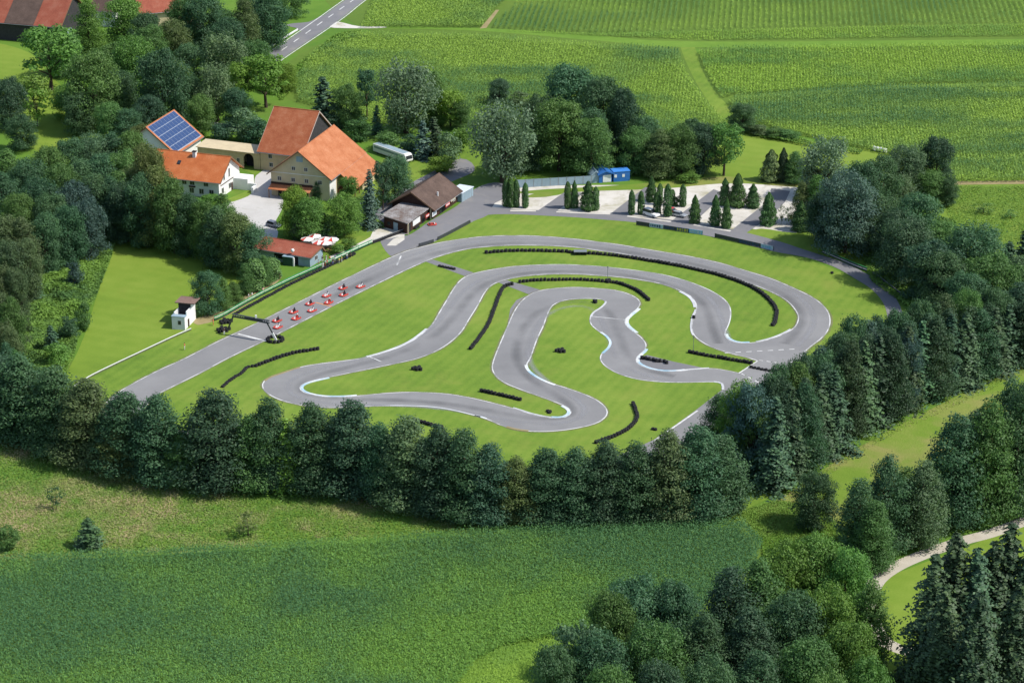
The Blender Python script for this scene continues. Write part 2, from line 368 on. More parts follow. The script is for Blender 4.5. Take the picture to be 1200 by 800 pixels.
E_A = [(886.7, 401), (869, 402), (857.5, 399.3), (851, 394.5), (851, 388.5), (854.6, 380.6), (857, 370.4), (856, 360.2), (850.2, 351.8), (840, 344.4), (825.4, 337), (802, 328.3), (773, 321), (743.8, 316.7), (715, 313.3), (700, 312), (675, 310.4), (650, 310), (625, 310.8), (600, 312.5),
       (575, 316.3), (555, 320.5), (545, 324.5), (537.5, 330), (530, 340), (522.5, 352.5), (515, 365), (506, 380), (497.5, 388.5), (480, 401), (458.5, 410.3), (430, 418.6), (399, 423.2), (373.5, 426.3), (351, 430.4), (331, 436.8), (314, 443), (307, 450), (309.8, 458.5), (322.5, 466.8), (342, 473),
       (365, 476.7), (387.7, 478.2), (421.7, 477), (450, 476), (478, 476), (506.7, 477.4), (529, 480.8), (549, 485.5), (569, 491), (585, 498), (601, 503), (619, 505.6), (640, 506), (664, 504), (688, 499.6), (703, 494.5), (711.5, 487), (711.5, 479.5), (703, 470.8), (688, 463), (664, 454.5), (646, 449), (632, 442.5),
       (622, 435.5), (618, 428), (622.5, 419), (630, 398), (637.5, 382), (642.5, 368), (649, 357.8), (662.5, 352.3), (680, 350.6), (700, 350.8), (709, 353.5), (704, 360), (694.5, 366.5), (690.8, 373.8), (692.5, 381), (700, 387.7), (709, 394), (714, 401), (711.5, 408), (705, 414), (702.8, 421), (709, 429.5), (725, 438.5),
       (748, 445), (775, 448), (800, 448.6), (820, 448.2), (836, 448), (845, 450), (846, 457)]
E_B = [(886.7, 423), (875, 419.3), (857.5, 415), (837, 408.5), (822.5, 401.3), (812.8, 393), (810.2, 383.5), (811.7, 372), (815.4, 363), (814.5, 355.5), (808, 347.3), (793.3, 339.8), (773, 332.8), (749.6, 328.4), (729, 325.6), (700, 323.2), (675, 321.8), (650, 321.8), (625, 323), (610, 324.8), (595, 327.8),
       (581, 332.3), (573, 337.8), (567.5, 345), (560, 359), (550, 375), (542, 388), (530, 400), (512.5, 411.3), (487.5, 421), (450, 429.3), (421.7, 435), (399, 439.7), (379, 443.8), (362, 448), (353.5, 452.3), (353.5, 457), (362, 461.5), (379, 464.6), (402, 465), (427, 463), (455.7, 460.4), (487, 459.5), (521, 461.2),
       (549, 465.5), (577.5, 472), (606, 479.7), (625, 485.5), (646, 489.5), (661, 489), (668, 484), (665, 478.3), (652, 472.3), (631, 464.5), (610, 457), (592, 449.5), (581.5, 442), (576.3, 433), (577.5, 423), (584, 406), (594, 383), (601, 367), (608.5, 355.5), (617.5, 347.3), (630, 341.3), (650, 338), (675, 336.8), (700, 338),
       (720, 340), (735, 343.8), (746, 349), (750.8, 354.8), (748, 361.7), (739.6, 368.5), (733.8, 374.8), (734.6, 381), (742, 388), (752, 395.5), (757.8, 404), (755.2, 411.5), (748, 418), (747, 424.4), (755.4, 430), (770, 434.2), (787.5, 435.3), (810.8, 433.2), (831, 431.7), (846, 433), (866, 437)]
LO, LI, LA, LB = [smooth_line(poly(e), 1.2) for e in (E_OUT, E_IN, E_A, E_B)]
sheet('track_asphalt', LO + LI[::-1], m_asph, .070)
sheet('track_asphalt', LA + LB[::-1], m_asph, .074)
# junction on the east side and the back straight that runs behind the tree belt
S('track_asphalt', [(886.7, 423), (866, 437), (846, 448), (846, 457), (815, 481), (790, 499), (766, 515.5), (700, 545), (620, 556), (540, 556), (420, 535), (300, 512), (170, 500), (108, 498), (120, 520), (280, 528), (420, 552), (540, 570), (640, 570), (740, 552), (800, 527), (850, 492), (905, 462), (945, 432), (945, 412), (915, 398), (886, 400), (884, 412)], m_asph, .066, False)
S('track_connector', [(497, 306), (508, 304.5), (556, 320), (548, 325)], m_asph2, .062, False)
S('track_connector', [(581, 330), (590, 327.5), (634, 340), (622, 346)], m_asph2, .062, False)
S('asphalt_apron', [(601, 367), (595, 380), (598, 362), (605, 352), (618, 346)], m_asph2, .061, False)
S('asphalt_apron', [(746, 424), (747, 420), (758, 416), (790, 424), (826, 431.5), (800, 436), (770, 436)], m_asph2, .063, False)
# pit lane and access road
S('pit_lane', [(462, 302), (446, 284), (452, 277), (478, 276), (505, 258.5), (536, 241), (556, 222), (580, 214), (606, 219), (596, 231), (580, 238), (572, 252), (551, 261), (515, 280.5), (492, 291)], m_asph2, .056)
ru = poly([(566, 243), (585, 243.5), (616, 246.4), (650, 246.8), (716, 250.5), (740, 253), (783, 257.3), (830, 264), (863, 270), (913, 283), (937, 291), (959, 298), (984, 306), (1002.5, 314), (1021, 324), (1037.5, 335), (1050, 350), (1057.5, 366), (1060, 382)])
rl = poly([(552, 262), (560, 255), (571, 252), (597.5, 251.2), (635, 252.8), (672.5, 254.8), (710, 257.8), (745.6, 261), (785, 268), (822.7, 275.3), (860, 283), (905, 294.5), (940, 300.8), (965, 308), (984, 316), (1002.5, 327), (1017.5, 336), (1027.5, 345), (1035, 355), (1039, 366), (1041, 384)])
sheet('access_road', smooth_line(ru, 2) + smooth_line(rl, 2)[::-1], m_asph2, .058)
S('parking_aisle', [(629, 248), (653, 247), (684, 226), (662, 225)], m_asph2, .051, False)
S('parking_aisle', [(715, 251), (735, 252), (748, 235), (762, 234), (770, 220), (756, 219.5)], m_asph2, .051, False)
S('parking_aisle', [(787, 259), (812, 262), (837, 239), (848, 226), (836, 222)], m_asph2, .051, False)
S('parking_aisle', [(856, 271), (873, 274), (893, 261), (912, 245), (920, 237), (926, 224), (904, 221), (902, 234), (886, 247)], m_asph2, .051, False)
# pale kerb stones along the access road
for a, b in (((652, 248.6), (715, 251.2)), ((735, 253.6), (786, 260.2)), ((598, 247.2), (628, 247.6)), ((813, 263.6), (856, 271.2))):
    strip('kerb', [P(*a), P(*b)], .9, m_gravel, 0, h=.10)
# racing line rubber, worn edge lines, kerbs
def worn(name, c, amt, soft=True):
    m, nt, b = nt_new(name)
    b.inputs['Base Color'].default_value = (*c, 1); b.inputs['Roughness'].default_value = .7
    n = noise(nt, world_pos(nt), .07 if soft else .25, 4, .6)
    r = ramp(nt, [(.32, (0, 0, 0)), (.6, (1, 1, 1))] if soft else [(.36, (.05, .05, .05)), (.56, (.9, .9, .9))]); nt.links.new(n, r.inputs[0])
    mul = N(nt, 'ShaderNodeMath', operation='MULTIPLY'); nt.links.new(r.outputs[0], mul.inputs[0]); mul.inputs[1].default_value = amt
    out = mul.outputs[0]
    if soft:
        uv = N(nt, 'ShaderNodeUVMap', uv_map='UVMap'); sx = nt.nodes.new('ShaderNodeSeparateXYZ'); nt.links.new(uv.outputs[0], sx.inputs[0])
        pr = ramp(nt, [(0, (0, 0, 0)), (.4, (1, 1, 1)), (.6, (1, 1, 1)), (1, (0, 0, 0))]); nt.links.new(sx.outputs[0], pr.inputs[0])
        m2 = N(nt, 'ShaderNodeMath', operation='MULTIPLY'); nt.links.new(out, m2.inputs[0]); nt.links.new(pr.outputs[0], m2.inputs[1]); out = m2.outputs[0]
    tr = nt.nodes.new('ShaderNodeBsdfTransparent'); mx = nt.nodes.new('ShaderNodeMixShader')
    nt.links.new(out, mx.inputs[0]); nt.links.new(tr.outputs[0], mx.inputs[1]); nt.links.new(b.outputs[0], mx.inputs[2])
    nt.links.new(mx.outputs[0], nt.nodes['Material Output'].inputs['Surface'])
    return m
m_rub = worn('tyre_rubber_marks', (.10, .10, .102), .27)
m_dust = worn('pale_track_dust', (.33, .33, .34), .5)
m_line = worn('worn_white_line', (.68, .68, .66), .95, False)
m_verge = worn('bare_earth_edge', (.24, .22, .12), .6, False)
def centre(a, b):
    out = []
    for p in a[::3]:
        q = min(b, key=lambda t: (t-p).length_squared); out.append((p+q)/2)
    return relax(out, 12)
c1 = centre(LI[60:], LO); c2 = centre(LA[4:-8], LB)
strip('rubber_marks', c1, 3.4, m_rub, .084, off=-.6); strip('rubber_marks', c2, 3.0, m_rub, .084, off=.5)
strip('track_dust', c1, 2.0, m_dust, .088, off=2.3); strip('track_dust', c2, 1.8, m_dust, .088, off=-2.2)
for nm, l, o, wd in (('track_edge_line', LO, -.18, .26), ('track_edge_line', LI, .18, .26), ('track_edge_line', LA, .16, .27), ('track_edge_line', LB, -.16, .25)):
    strip(nm, l, wd, m_line, .092, off=o)
strip('worn_verge', LO, .45, m_verge, .064, off=.25); strip('worn_verge', LI, .3, m_verge, .064, off=-.15)
strip('worn_verge', LA[60:-60], .4, m_verge, .0645, off=-.2); strip('worn_verge', LB, .4, m_verge, .0645, off=.2)
def near_i(l, px):
    q = P(*px); return min(range(len(l)), key=lambda i: (l[i]-q).length_squared)
def kerb(l, a, b, side, mat, wd=.75):
    wd *= .78
    i, j = sorted((near_i(l, a), near_i(l, b)))
    strip('kerb', l[i:j+1], wd, mat, .06, off=side*wd*.4, h=.06)
kerb(LA, (500, 386), (432, 418), -1, m_kerbw); kerb(LB, (385, 442), (420, 463.5), 1, m_kerb); kerb(LA, (455, 476), (560, 488), 1, m_kerbw, .5); kerb(LA, (556, 487), (572, 492), 1, m_kerb, .7)
kerb(LB, (646, 489.5), (656, 474), 1, m_kerb, .9); kerb(LB, (600, 478), (648, 489.5), 1, m_kerbw, .5); kerb(LA, (618, 429), (650, 450), 1, m_kerb, .9); kerb(LA, (704, 390), (706, 414), 1, m_kerb)
kerb(LA, (709, 353), (691, 372), 1, m_kerbw, .6); kerb(LB, (749, 361), (744, 390), 1, m_kerb, .9); kerb(LB, (756, 410), (800, 434), 1, m_kerb, .8); kerb(LB, (800, 434), (832, 431.7), 1, m_kerbw, .5)
kerb(LA, (851, 391), (880, 402), -1, m_kerb, .8); kerb(LB, (796, 341), (815, 361), 1, m_kerbw, .9); kerb(LB, (815, 362), (811, 392), 1, m_kerbw, .4); kerb(LA, (836, 448), (846, 456), 1, m_kerbw, .7)
kerb(LI, (886, 401), (928, 386), -1, m_kerbw, .6)
kerb(LA, (349, 431), (310, 445), 1, m_earth, .6); kerb(LA, (590, 500), (616, 505.5), 1, m_earth, .8)
def dashes(a, b, n, wd=.3):
    a, b = P(*a), P(*b)
    for k in range(n): strip('dashed_line', [a + (b-a)*((k+.1)/n), a + (b-a)*((k+.6)/n)], wd, m_white, .096)
dashes((848, 414), (936, 409), 7); dashes((868, 437.5), (892, 450), 3); dashes((880, 421), (915, 426), 4)
strip('painted_line', [P(866, 437.5), P(888, 423)], .35, m_white, .094); strip('painted_line', [P(915, 437), P(928, 424)], .35, m_white, .094)
strip('painted_line', [P(766, 515.5), P(790, 499), P(816, 481)], .4, m_white, .09, off=-.3)
strip('finish_line', [P(279, 391.5), P(312, 400)], .6, m_white, .094); strip('start_line', [P(370, 354.8), P(389, 359.5)], .45, plain('orange_road_paint', (.55, .25, .12), .7), .094)
strip('painted_line', [P(465, 311), P(470, 300)], .4, m_line, .094); strip('painted_line', [P(693, 371), P(733, 375)], .25, m_line, .094); strip('painted_line', [P(430, 417), P(447, 424)], .3, m_line, .094)
# ================================================================== BUILDINGS
def roof_mat(name, c1, c2, c3, row=.35):
    """tiles: courses as fine bands in the roof's own frame plus weathering"""
    m, nt, b = nt_new(name)
    tc = nt.nodes.new('ShaderNodeTexCoord')
    n1 = noise(nt, tc.outputs['Object'], .35, 5, .65); n2 = noise(nt, tc.outputs['Object'], 4.5, 2, .6)
    a = N(nt, 'ShaderNodeMath', operation='MULTIPLY_ADD'); nt.links.new(n2, a.inputs[0]); a.inputs[1].default_value = .45; nt.links.new(n1, a.inputs[2])
    r = ramp(nt, [(.5, c1), (.72, c2), (.95, c3)]); nt.links.new(a.outputs[0], r.inputs[0])
    br = nt.nodes.new('ShaderNodeTexBrick'); br.inputs['Scale'].default_value = 1/row*.5; br.inputs['Mortar Size'].default_value = .03
    br.inputs['Color1'].default_value = (1, 1, 1, 1); br.inputs['Color2'].default_value = (.86, .84, .82, 1); br.inputs['Mortar'].default_value = (.6, .58, .56, 1)
    nt.links.new(tc.outputs['Object'], br.inputs['Vector'])
    nt.links.new(mixc(nt, .8, r.outputs[0], br.outputs['Color'], 'MULTIPLY'), b.inputs['Base Color'])
    b.inputs['Roughness'].default_value = .8; b.inputs['Specular IOR Level'].default_value = .2
    bump(nt, b, br.outputs['Fac'], .4, .03)
    return m
m_tile_new = roof_mat('bright_clay_tiles', (.46, .125, .04), (.55, .165, .055), (.60, .22, .09))
m_tile_old = roof_mat('weathered_clay_tiles', (.29, .08, .035), (.39, .125, .055), (.46, .19, .10))
m_tile_sal = roof_mat('orange_clay_tiles', (.38, .125, .05), (.48, .18, .08), (.54, .235, .12))
m_tile_red = roof_mat('dull_red_tiles', (.26, .07, .045), (.34, .10, .06), (.38, .15, .10))
m_tile_brn = roof_mat('brown_tiles', (.085, .058, .048), (.12, .082, .066), (.16, .11, .09))
m_felt = roof_mat('patched_felt_roof', (.13, .075, .05), (.24, .22, .21), (.42, .41, .41), 1.2)
m_wallw = plain('white_render', (.74, .74, .72), .85, var=.07, vscale=.6)
m_wally = plain('ochre_render', (.52, .42, .24), .9, var=.14, vscale=.5)
m_wallb = plain('buff_render', (.54, .45, .29), .9, var=.12, vscale=.5)
m_wood = plain('dark_stained_wood', (.055, .025, .018), .8, var=.3, vscale=1.5)
m_board = plain('grey_weathered_boards', (.042, .04, .042), .9, var=.3, vscale=1.2)
m_frame = plain('window_frame_paint', (.55, .53, .50), .6)
m_glass = glass_dark()
m_dark = plain('black_opening', (.02, .02, .022), .9)
m_metal = plain('grey_metal', (.34, .36, .38), .45, .6)
m_blk = plain('black_rubber', (.018, .018, .02), .75, var=.35, vscale=4)
m_redp = plain('red_paint', (.58, .07, .05), .4, var=.1)
m_whp = plain('white_plastic', (.72, .72, .70), .45, var=.06)
m_blue = plain('bright_blue_sheet', (.035, .15, .44), .45, var=.15, vscale=.8)
m_lgt = plain('pale_blue_grey_sheet', (.27, .36, .41), .55, var=.12, vscale=.7)
m_green = plain('green_paint', (.05, .30, .10), .5, var=.25)
m_brnw = plain('brown_wood', (.20, .11, .06), .8, var=.25)

def window(par, face, u, z, w_, h_, L=0, W=0, mat=None):
    """a window: frame mesh with its pane as a sub-part, set 4 cm proud of the wall"""
    d = .05
    f, g = MB(), MB()
    def bx(mb, u0, u1, z0, z1, a, b):
        if face == 'y0': mb.box(u0, u1, -b, -a, z0, z1)
        elif face == 'y1': mb.box(u0, u1, W+a, W+b, z0, z1)
        elif face == 'x0': mb.box(-b, -a, u0, u1, z0, z1)
        else: mb.box(L+a, L+b, u0, u1, z0, z1)
    t = .09
    bx(f, u-w_/2-t, u+w_/2+t, z-t, z, 0.002, d); bx(f, u-w_/2-t, u+w_/2+t, z+h_, z+h_+t, .002, d)
    bx(f, u-w_/2-t, u-w_/2, z, z+h_, .002, d); bx(f, u+w_/2, u+w_/2+t, z, z+h_, .002, d); bx(f, u-.03, u+.03, z, z+h_, .002, d)
    fr = f.build('window', mat or m_frame, par)
    bx(g, u-w_/2, u-.03, z, z+h_, .002, .02); bx(g, u+.03, u+w_/2, z, z+h_, .002, .02)
    g.build('pane', m_glass, fr)
    return fr
def panel(par, name, face, u, z, w_, h_, mat, L=0, W=0, d=.07):
    m = MB(); a, b = .002, d
    if face == 'y0': m.box(u-w_/2, u+w_/2, -b, -a, z, z+h_)
    elif face == 'y1': m.box(u-w_/2, u+w_/2, W+a, W+b, z, z+h_)
    elif face == 'x0': m.box(-b, -a, u-w_/2, u+w_/2, z, z+h_)
    else: m.box(L+a, L+b, u-w_/2, u+w_/2, z, z+h_)
    return m.build(name, mat, par)
def house(name, label, cat, O, az, L, W, he, hr, ov, wm, rm, rf=.5, he2=None, group=None, ovg=None, bb=None):
    """x along the ridge, y across it; returns the Empty"""
    he2 = he if he2 is None else he2; ovg = ov if ovg is None else ovg
    r = empty(name, (O[0], O[1], 0), R(az)); tag(r, label, cat, group)
    MB().prism([(0, 0, 0), (0, W, 0), (0, W, he2), (0, rf*W, hr), (0, 0, he)], (L, 0, 0)).build('wall', wm, r)
    m = MB(); th = .22
    s1 = (hr-he)/(rf*W); s2 = (hr-he2)/((1-rf)*W) if rf < 1 else 0
    e = .03
    m.prism([(-ovg, -ov, he-ov*s1+e), (-ovg, rf*W, hr+e), (-ovg, rf*W, hr+e+th), (-ovg, -ov, he-ov*s1+e+th)], (L+2*ovg, 0, 0))
    if rf < 1: m.prism([(-ovg, W+ov, he2-ov*s2+e), (-ovg, rf*W+.002, hr+e), (-ovg, rf*W+.002, hr+e+th), (-ovg, W+ov, he2-ov*s2+e+th)], (L+2*ovg, 0, 0))
    ro = m.build('roof', rm, r)
    for x in (-ovg-.06, L+ovg+.002):
        g = MB(); g.prism([(x, -ov, he-ov*s1-.08), (x, rf*W, hr-.08), (x, rf*W, hr+.30), (x, -ov, he-ov*s1+.30)], (.058, 0, 0))
        if rf < 1: g.prism([(x, W+ov, he2-ov*s2-.08), (x, rf*W+.003, hr-.08), (x, rf*W+.003, hr+.30), (x, W+ov, he2-ov*s2+.30)], (.058, 0, 0))
        g.build('barge_board', bb or m_brnw, r)
    if rf < 1: MB().tube((-ovg, rf*W, hr+th+.04), (L+ovg, rf*W, hr+th+.04), .13, n=6).build('ridge_tile', rm, ro)
    MB().tube((-ovg, -ov-.08, he-ov*s1+.1), (L+ovg, -ov-.08, he-ov*s1+.1), .08, n=6).build('gutter', m_metal, r)
    r['s1'] = s1
    return r
# white farmhouse
L = 20; O = Vector((-77.1, 602.6)) + Vector((math.cos(R(161.5)), math.sin(R(161.5))))*L
wh = house('farmhouse', 'white farmhouse with a bright orange tiled roof beside the wood', 'house', O, -18.5, L, 13, 5.0, 9.5, .9, m_wallw, m_tile_new)
for u in (10, 12.3, 16.3): window(wh, 'y0', u, 3.1, 1.2, 1.1)
for u in (9, 12.1, 14.9, 17.8): window(wh, 'y0', u, .9, 1.2, 1.3)
panel(wh, 'flower_box', 'y0', 12.3, 2.5, 1.8, .35, m_wood, d=.3)
for u, z, w_, h_ in ((2.2, 1.0, 1.2, 1.3), (6.7, 1.0, 1.2, 1.3), (3.4, 4.2, .8, 1.4), (6.6, 4.2, .8, 2.2), (6.5, 7.2, .6, .7)): window(wh, 'x1', u, z, w_, h_, L=L)
panel(wh, 'balcony_rail', 'x1', 5.0, 3.2, 8.0, .16, m_wood, L=L, d=.12)
panel(wh, 'door', 'x1', 8.0, 0, 1.0, 2.1, m_wood, L=L)
MB().box(10.2, 11.1, 5.2, 6.0, 7.4, 10.4).build('chimney', m_wallw, wh); MB().box(10.1, 11.2, 5.1, 6.1, 10.4, 10.6).build('chimney_cap', m_dark, wh)
MB().hexa([(6.6, 3.0, 7.0), (7.5, 3.0, 7.0), (7.5, 4.0, 7.75), (6.6, 4.0, 7.75), (6.6, 2.95, 7.5), (7.5, 2.95, 7.5), (7.5, 3.95, 8.15), (6.6, 3.95, 8.15)]).build('skylight', m_glass, wh)
m = MB(); m.box(L+.01, L+4.2, 8.9, 12.9, 0, 3.1); m.box(L+4.2, L+6.6, 9.0, 9.3, 0, 2.0); m.box(L+6.0, L+6.6, 7.0, 9.0, 0, 1.6)
m.build('entrance_wing', m_wallw, wh)
# big orange barn
L2, W2 = 23.5, 16.6
bn = house('barn', 'large buff barn with a broad orange roof and a striped canopy over its gable door', 'barn', (-47.8, 600.6), 72, L2, W2, 6.6, 12.9, .9, m_wallb, m_tile_sal)
for u in (2.7, 6.5, 10.3, 14.2): window(bn, 'x0', u, 4.4, 1.0, 1.0)
for u in (6.6, 10.1): window(bn, 'x0', u, 7.6, .9, .9)
panel(bn, 'gable_hatch', 'x0', 8.3, 10.0, 1.8, 1.5, m_lgt)
panel(bn, 'string_course', 'x0', 8.3, 6.5, 16.6, .14, m_wallw, d=.05)
panel(bn, 'side_render', 'y0', 2.2, 0, 4.4, 5.9, m_wallw, d=.03)
panel(bn, 'beam', 'x0', 10.7, 3.35, 11.8, .5, m_wood, d=.25)
aw = MB().hexa([(-2.4, 4.8, 2.4), (-.1, 4.8, 3.2), (-.1, 16.6, 3.2), (-2.4, 16.6, 2.4), (-2.4, 4.8, 2.52), (-.1, 4.8, 3.34), (-.1, 16.6, 3.34), (-2.4, 16.6, 2.52)]).build('canopy_roof', m_tile_sal, bn)
for y in (5.0, 8.8, 12.6, 16.4): MB().box(-2.3, -2.12, y-.09, y+.09, 0, 2.42).build('canopy_post', m_brnw, bn)
panel(bn, 'barn_door', 'x0', 8.2, 0, 4.0, 3.0, m_dark); panel(bn, 'barn_door', 'x0', 13.0, 0, 3.4, 3.0, m_dark)
s1 = bn['s1']
MB().prism([(5.2, -5.6, 6.6-5.6*s1+.02), (5.2, -.92, 6.6-.92*s1+.02), (5.2, -.92, 6.6-.92*s1+.25), (5.2, -5.6, 6.6-5.6*s1+.25)], (18.9, 0, 0)).build('side_roof', m_tile_sal, bn)
m = MB(); m.box(11.5, 23.4, -4.7, -.01, 0, 2.75); m.prism([(23.2, -4.7, 2.75), (23.2, -.02, 2.75), (23.2, -.02, 6.2)], (.2, 0, 0)); m.build('side_wing', m_wallb, bn)
for x in (5.6, 8.6): MB().box(x-.12, x+.12, -5.0, -4.76, 0, 2.6).build('porch_post', m_brnw, bn)
# old barn behind with gate wing
L3, W3 = 12.3, 22
ob = house('barn', 'old ochre barn with a tall weathered clay roof and dark boarded gable', 'barn', (-68.6, 627.6), -20.5, L3, W3, 5.6, 14.6, .7, m_wally, m_tile_old, bb=plain('pale_verge_mortar', (.45, .36, .31), .9))
MB().prism([(L3+.02, .02, 1.8), (L3+.02, W3-.02, 1.8), (L3+.02, W3-.02, 5.55), (L3+.02, W3/2, 14.5), (L3+.02, .02, 5.55)], (.12, 0, 0)).build('gable_boarding', m_board, ob)
for u, z in ((3.0, 3.6), (3.2, 1.2), (9.5, 1.2)): window(ob, 'y0', u, z, 1.0, 1.1)
gw = empty('gatehouse', (-68.75, 627.65, 0), R(-20.5)); tag(gw, 'long low ochre gatehouse wing with a dark arched gateway beside the old barn', 'gatehouse')
Lg = 19
def arch_wall():
    """front wall with an arched hole"""
    m = MB(); x0, x1, s = -5.0, -1.9, 2.6; r_ = (x1-x0)/2; xc = (x0+x1)/2
    m.box(-Lg, x0, 0, .4, 0, 4.4); m.box(x1, 0, 0, .4, 0, 4.4)
    n = 10; arc = [(xc - r_*math.cos(math.pi*i/n), s + r_*math.sin(math.pi*i/n)) for i in range(n+1)]
    for (a, b), (c, d) in zip(arc, arc[1:]): m.prism([(a, 0, b), (c, 0, d), (c, 0, 4.4), (a, 0, 4.4)], (0, .4, 0))
    return m
arch_wall().build('wall', m_wally, gw)
MB().box(-Lg, 0, 4.8, 5.2, 0, 4.4).build('wall', m_wally, gw); MB().box(-Lg, -Lg+.4, .4, 4.8, 0, 4.4).build('wall', m_wally, gw)
MB().box(-5.0, -1.9, 2.0, 2.1, 0, 4.3).build('gate', m_dark, gw)
MB().hexa([(-Lg-.3, -.4, 4.4), (.0, -.4, 4.4), (.0, 5.6, 4.9), (-Lg-.3, 5.6, 4.9), (-Lg-.3, -.4, 4.6), (0, -.4, 4.6), (0, 5.6, 5.1), (-Lg-.3, 5.6, 5.1)]).build('roof', m_wallb, gw)
for u, h_ in ((-8.2, 1.0), (-6.6, 1.9)): window(gw, 'y0', u, .6, .8, h_)
# barn with solar panels
L4, W4 = 16.4, 16
sb = house('barn', 'white barn with rows of blue solar panels covering its roof', 'barn', (-92.2, 629.6), 71.5, L4, W4, 4.2, 10.6, .7, m_wallw, m_tile_sal)
m_pv, nt, b = nt_new('solar_panel'); b.inputs['Base Color'].default_value = (.03, .058, .145, 1); b.inputs['Roughness'].default_value = .25
m_pvf = plain('panel_frame_metal', (.50, .55, .62), .4, .5)
s4 = sb['s1']
zz = lambda y: 4.2 + y*s4 + .26
MB().hexa([(.0, -.3, zz(-.3)), (L4, -.3, zz(-.3)), (L4, 7.8, zz(7.8)), (0, 7.8, zz(7.8)), (0, -.3, zz(-.3)+.04), (L4, -.3, zz(-.3)+.04), (L4, 7.8, zz(7.8)+.04), (0, 7.8, zz(7.8)+.04)]).build('mounting_sheet', m_pvf, sb)
nx, ny = 9, 5
for j in range(ny):
    for i in range(nx):
        x0 = .1 + i*(L4-.2)/nx; x1 = x0 + (L4-.2)/nx - .05; y0 = -.2 + j*8.0/ny; y1 = y0 + 8.0/ny - (.07)
        z = lambda y: 4.2 + y*s4 + .32
        pf = MB().hexa([(x0, y0, z(y0)), (x1, y0, z(y0)), (x1, y1, z(y1)), (x0, y1, z(y1)), (x0, y0, z(y0)+.05), (x1, y0, z(y0)+.05), (x1, y1, z(y1)+.05), (x0, y1, z(y1)+.05)]).build('solar_panel', m_pvf, sb)
        k = .025
        MB().hexa([(x0+k, y0+k, z(y0+k)+.045), (x1-k, y0+k, z(y0+k)+.045), (x1-k, y1-k, z(y1-k)+.045), (x0+k, y1-k, z(y1-k)+.045),
                   (x0+k, y0+k, z(y0+k)+.06), (x1-k, y0+k, z(y0+k)+.06), (x1-k, y1-k, z(y1-k)+.06), (x0+k, y1-k, z(y1-k)+.06)]).build('cell_sheet', m_pv, pf)
# farm roofs at the top of the photo
fb = house('barn', 'huge dark barn with a brown and red tiled roof at the edge of the view', 'barn', (-189.5, 772), -17, 45.5, 20, 6.2, 14, .8, m_board, m_tile_red)
MB().hexa([(26, -.82, 6.2-.8*.78+.3), (36.5, -.82, 6.2-.8*.78+.3), (36.5, 9.9, 14.25), (26, 9.9, 14.25), (26, -.82, 6.2-.8*.78+.34), (36.5, -.82, 6.2-.8*.78+.34), (36.5, 9.9, 14.29), (26, 9.9, 14.29)]).build('roof_patch', m_tile_brn, fb)
panel(fb, 'barn_door', 'x1', 6, 0, 4, 3.6, m_lgt, L=45.5)
p = P(134, 33)
h2 = house('house', 'white house gable with a grey roof showing between the tall trees', 'house', (p.x-8, p.y+3), -17, 9, 11, 5.5, 9, .6, m_wallw, m_tile_brn)
window(h2, 'x1', 3, 3.2, 1, 1.2, L=9); window(h2, 'y0', 6, 3.2, 1, 1.2)
p = P(184, 38)
h3 = house('house', 'house with a pale red tiled roof above the mixed garden trees', 'house', (p.x-6, p.y+6), 18, 18, 12, 5, 9.5, .6, m_wallb, m_tile_red)
window(h3, 'y0', 5, 2.5, 1, 1.2); window(h3, 'x0', 5, 2.5, 1, 1.2)
# paddock building
L5, W5 = 15.3, 11.6
kb = house('clubhouse', 'dark wooden clubhouse with a steep brown roof beside the pit lane', 'clubhouse', (-20.3, 586.6), 66.5, L5, W5, 3.0, 6.5, 1.0, m_wood, m_tile_brn)
panel(kb, 'door', 'y0', 5.2, 0, 2.6, 2.2, m_dark); panel(kb, 'fascia', 'y0', L5/2, 2.2, L5+1.2, .22, m_brnw, d=.2)
window(kb, 'y0', 9.2, .9, 1.2, 1.0); window(kb, 'y0', 13.0, .9, 1.2, 1.0)
MB().box(6, 6.3, 1.4, 1.7, 3.6, 5.2).build('vent_pipe', m_whp, kb)
la = empty('shed', (-32.0, 575.9, 0), 0); tag(la, 'low dark red timber shed with a patched grey roof joined to the clubhouse', 'shed')
q = [Vector((x, y, 0)) - Vector((-32.0, 575.9, 0)) for x, y in ((-32.6, 580.2), (-26.6, 574.9), (-21.6, 586.2), (-27.2, 591.0))]
MB().prism([tuple(v) for v in q], (0, 0, 2.7)).build('wall', m_wood, la)
qq = [Vector((x, y, z)) - Vector((-32.0, 575.9, 0)) for x, y, z in ((-33.5, 580.3, 3.05), (-26.3, 574.0, 2.9), (-20.9, 586.9, 2.9), (-27.4, 592.3, 3.2))]
MB().hexa([tuple(v) for v in qq] + [tuple(v+Vector((0, 0, .2))) for v in qq]).build('roof', m_felt, la)
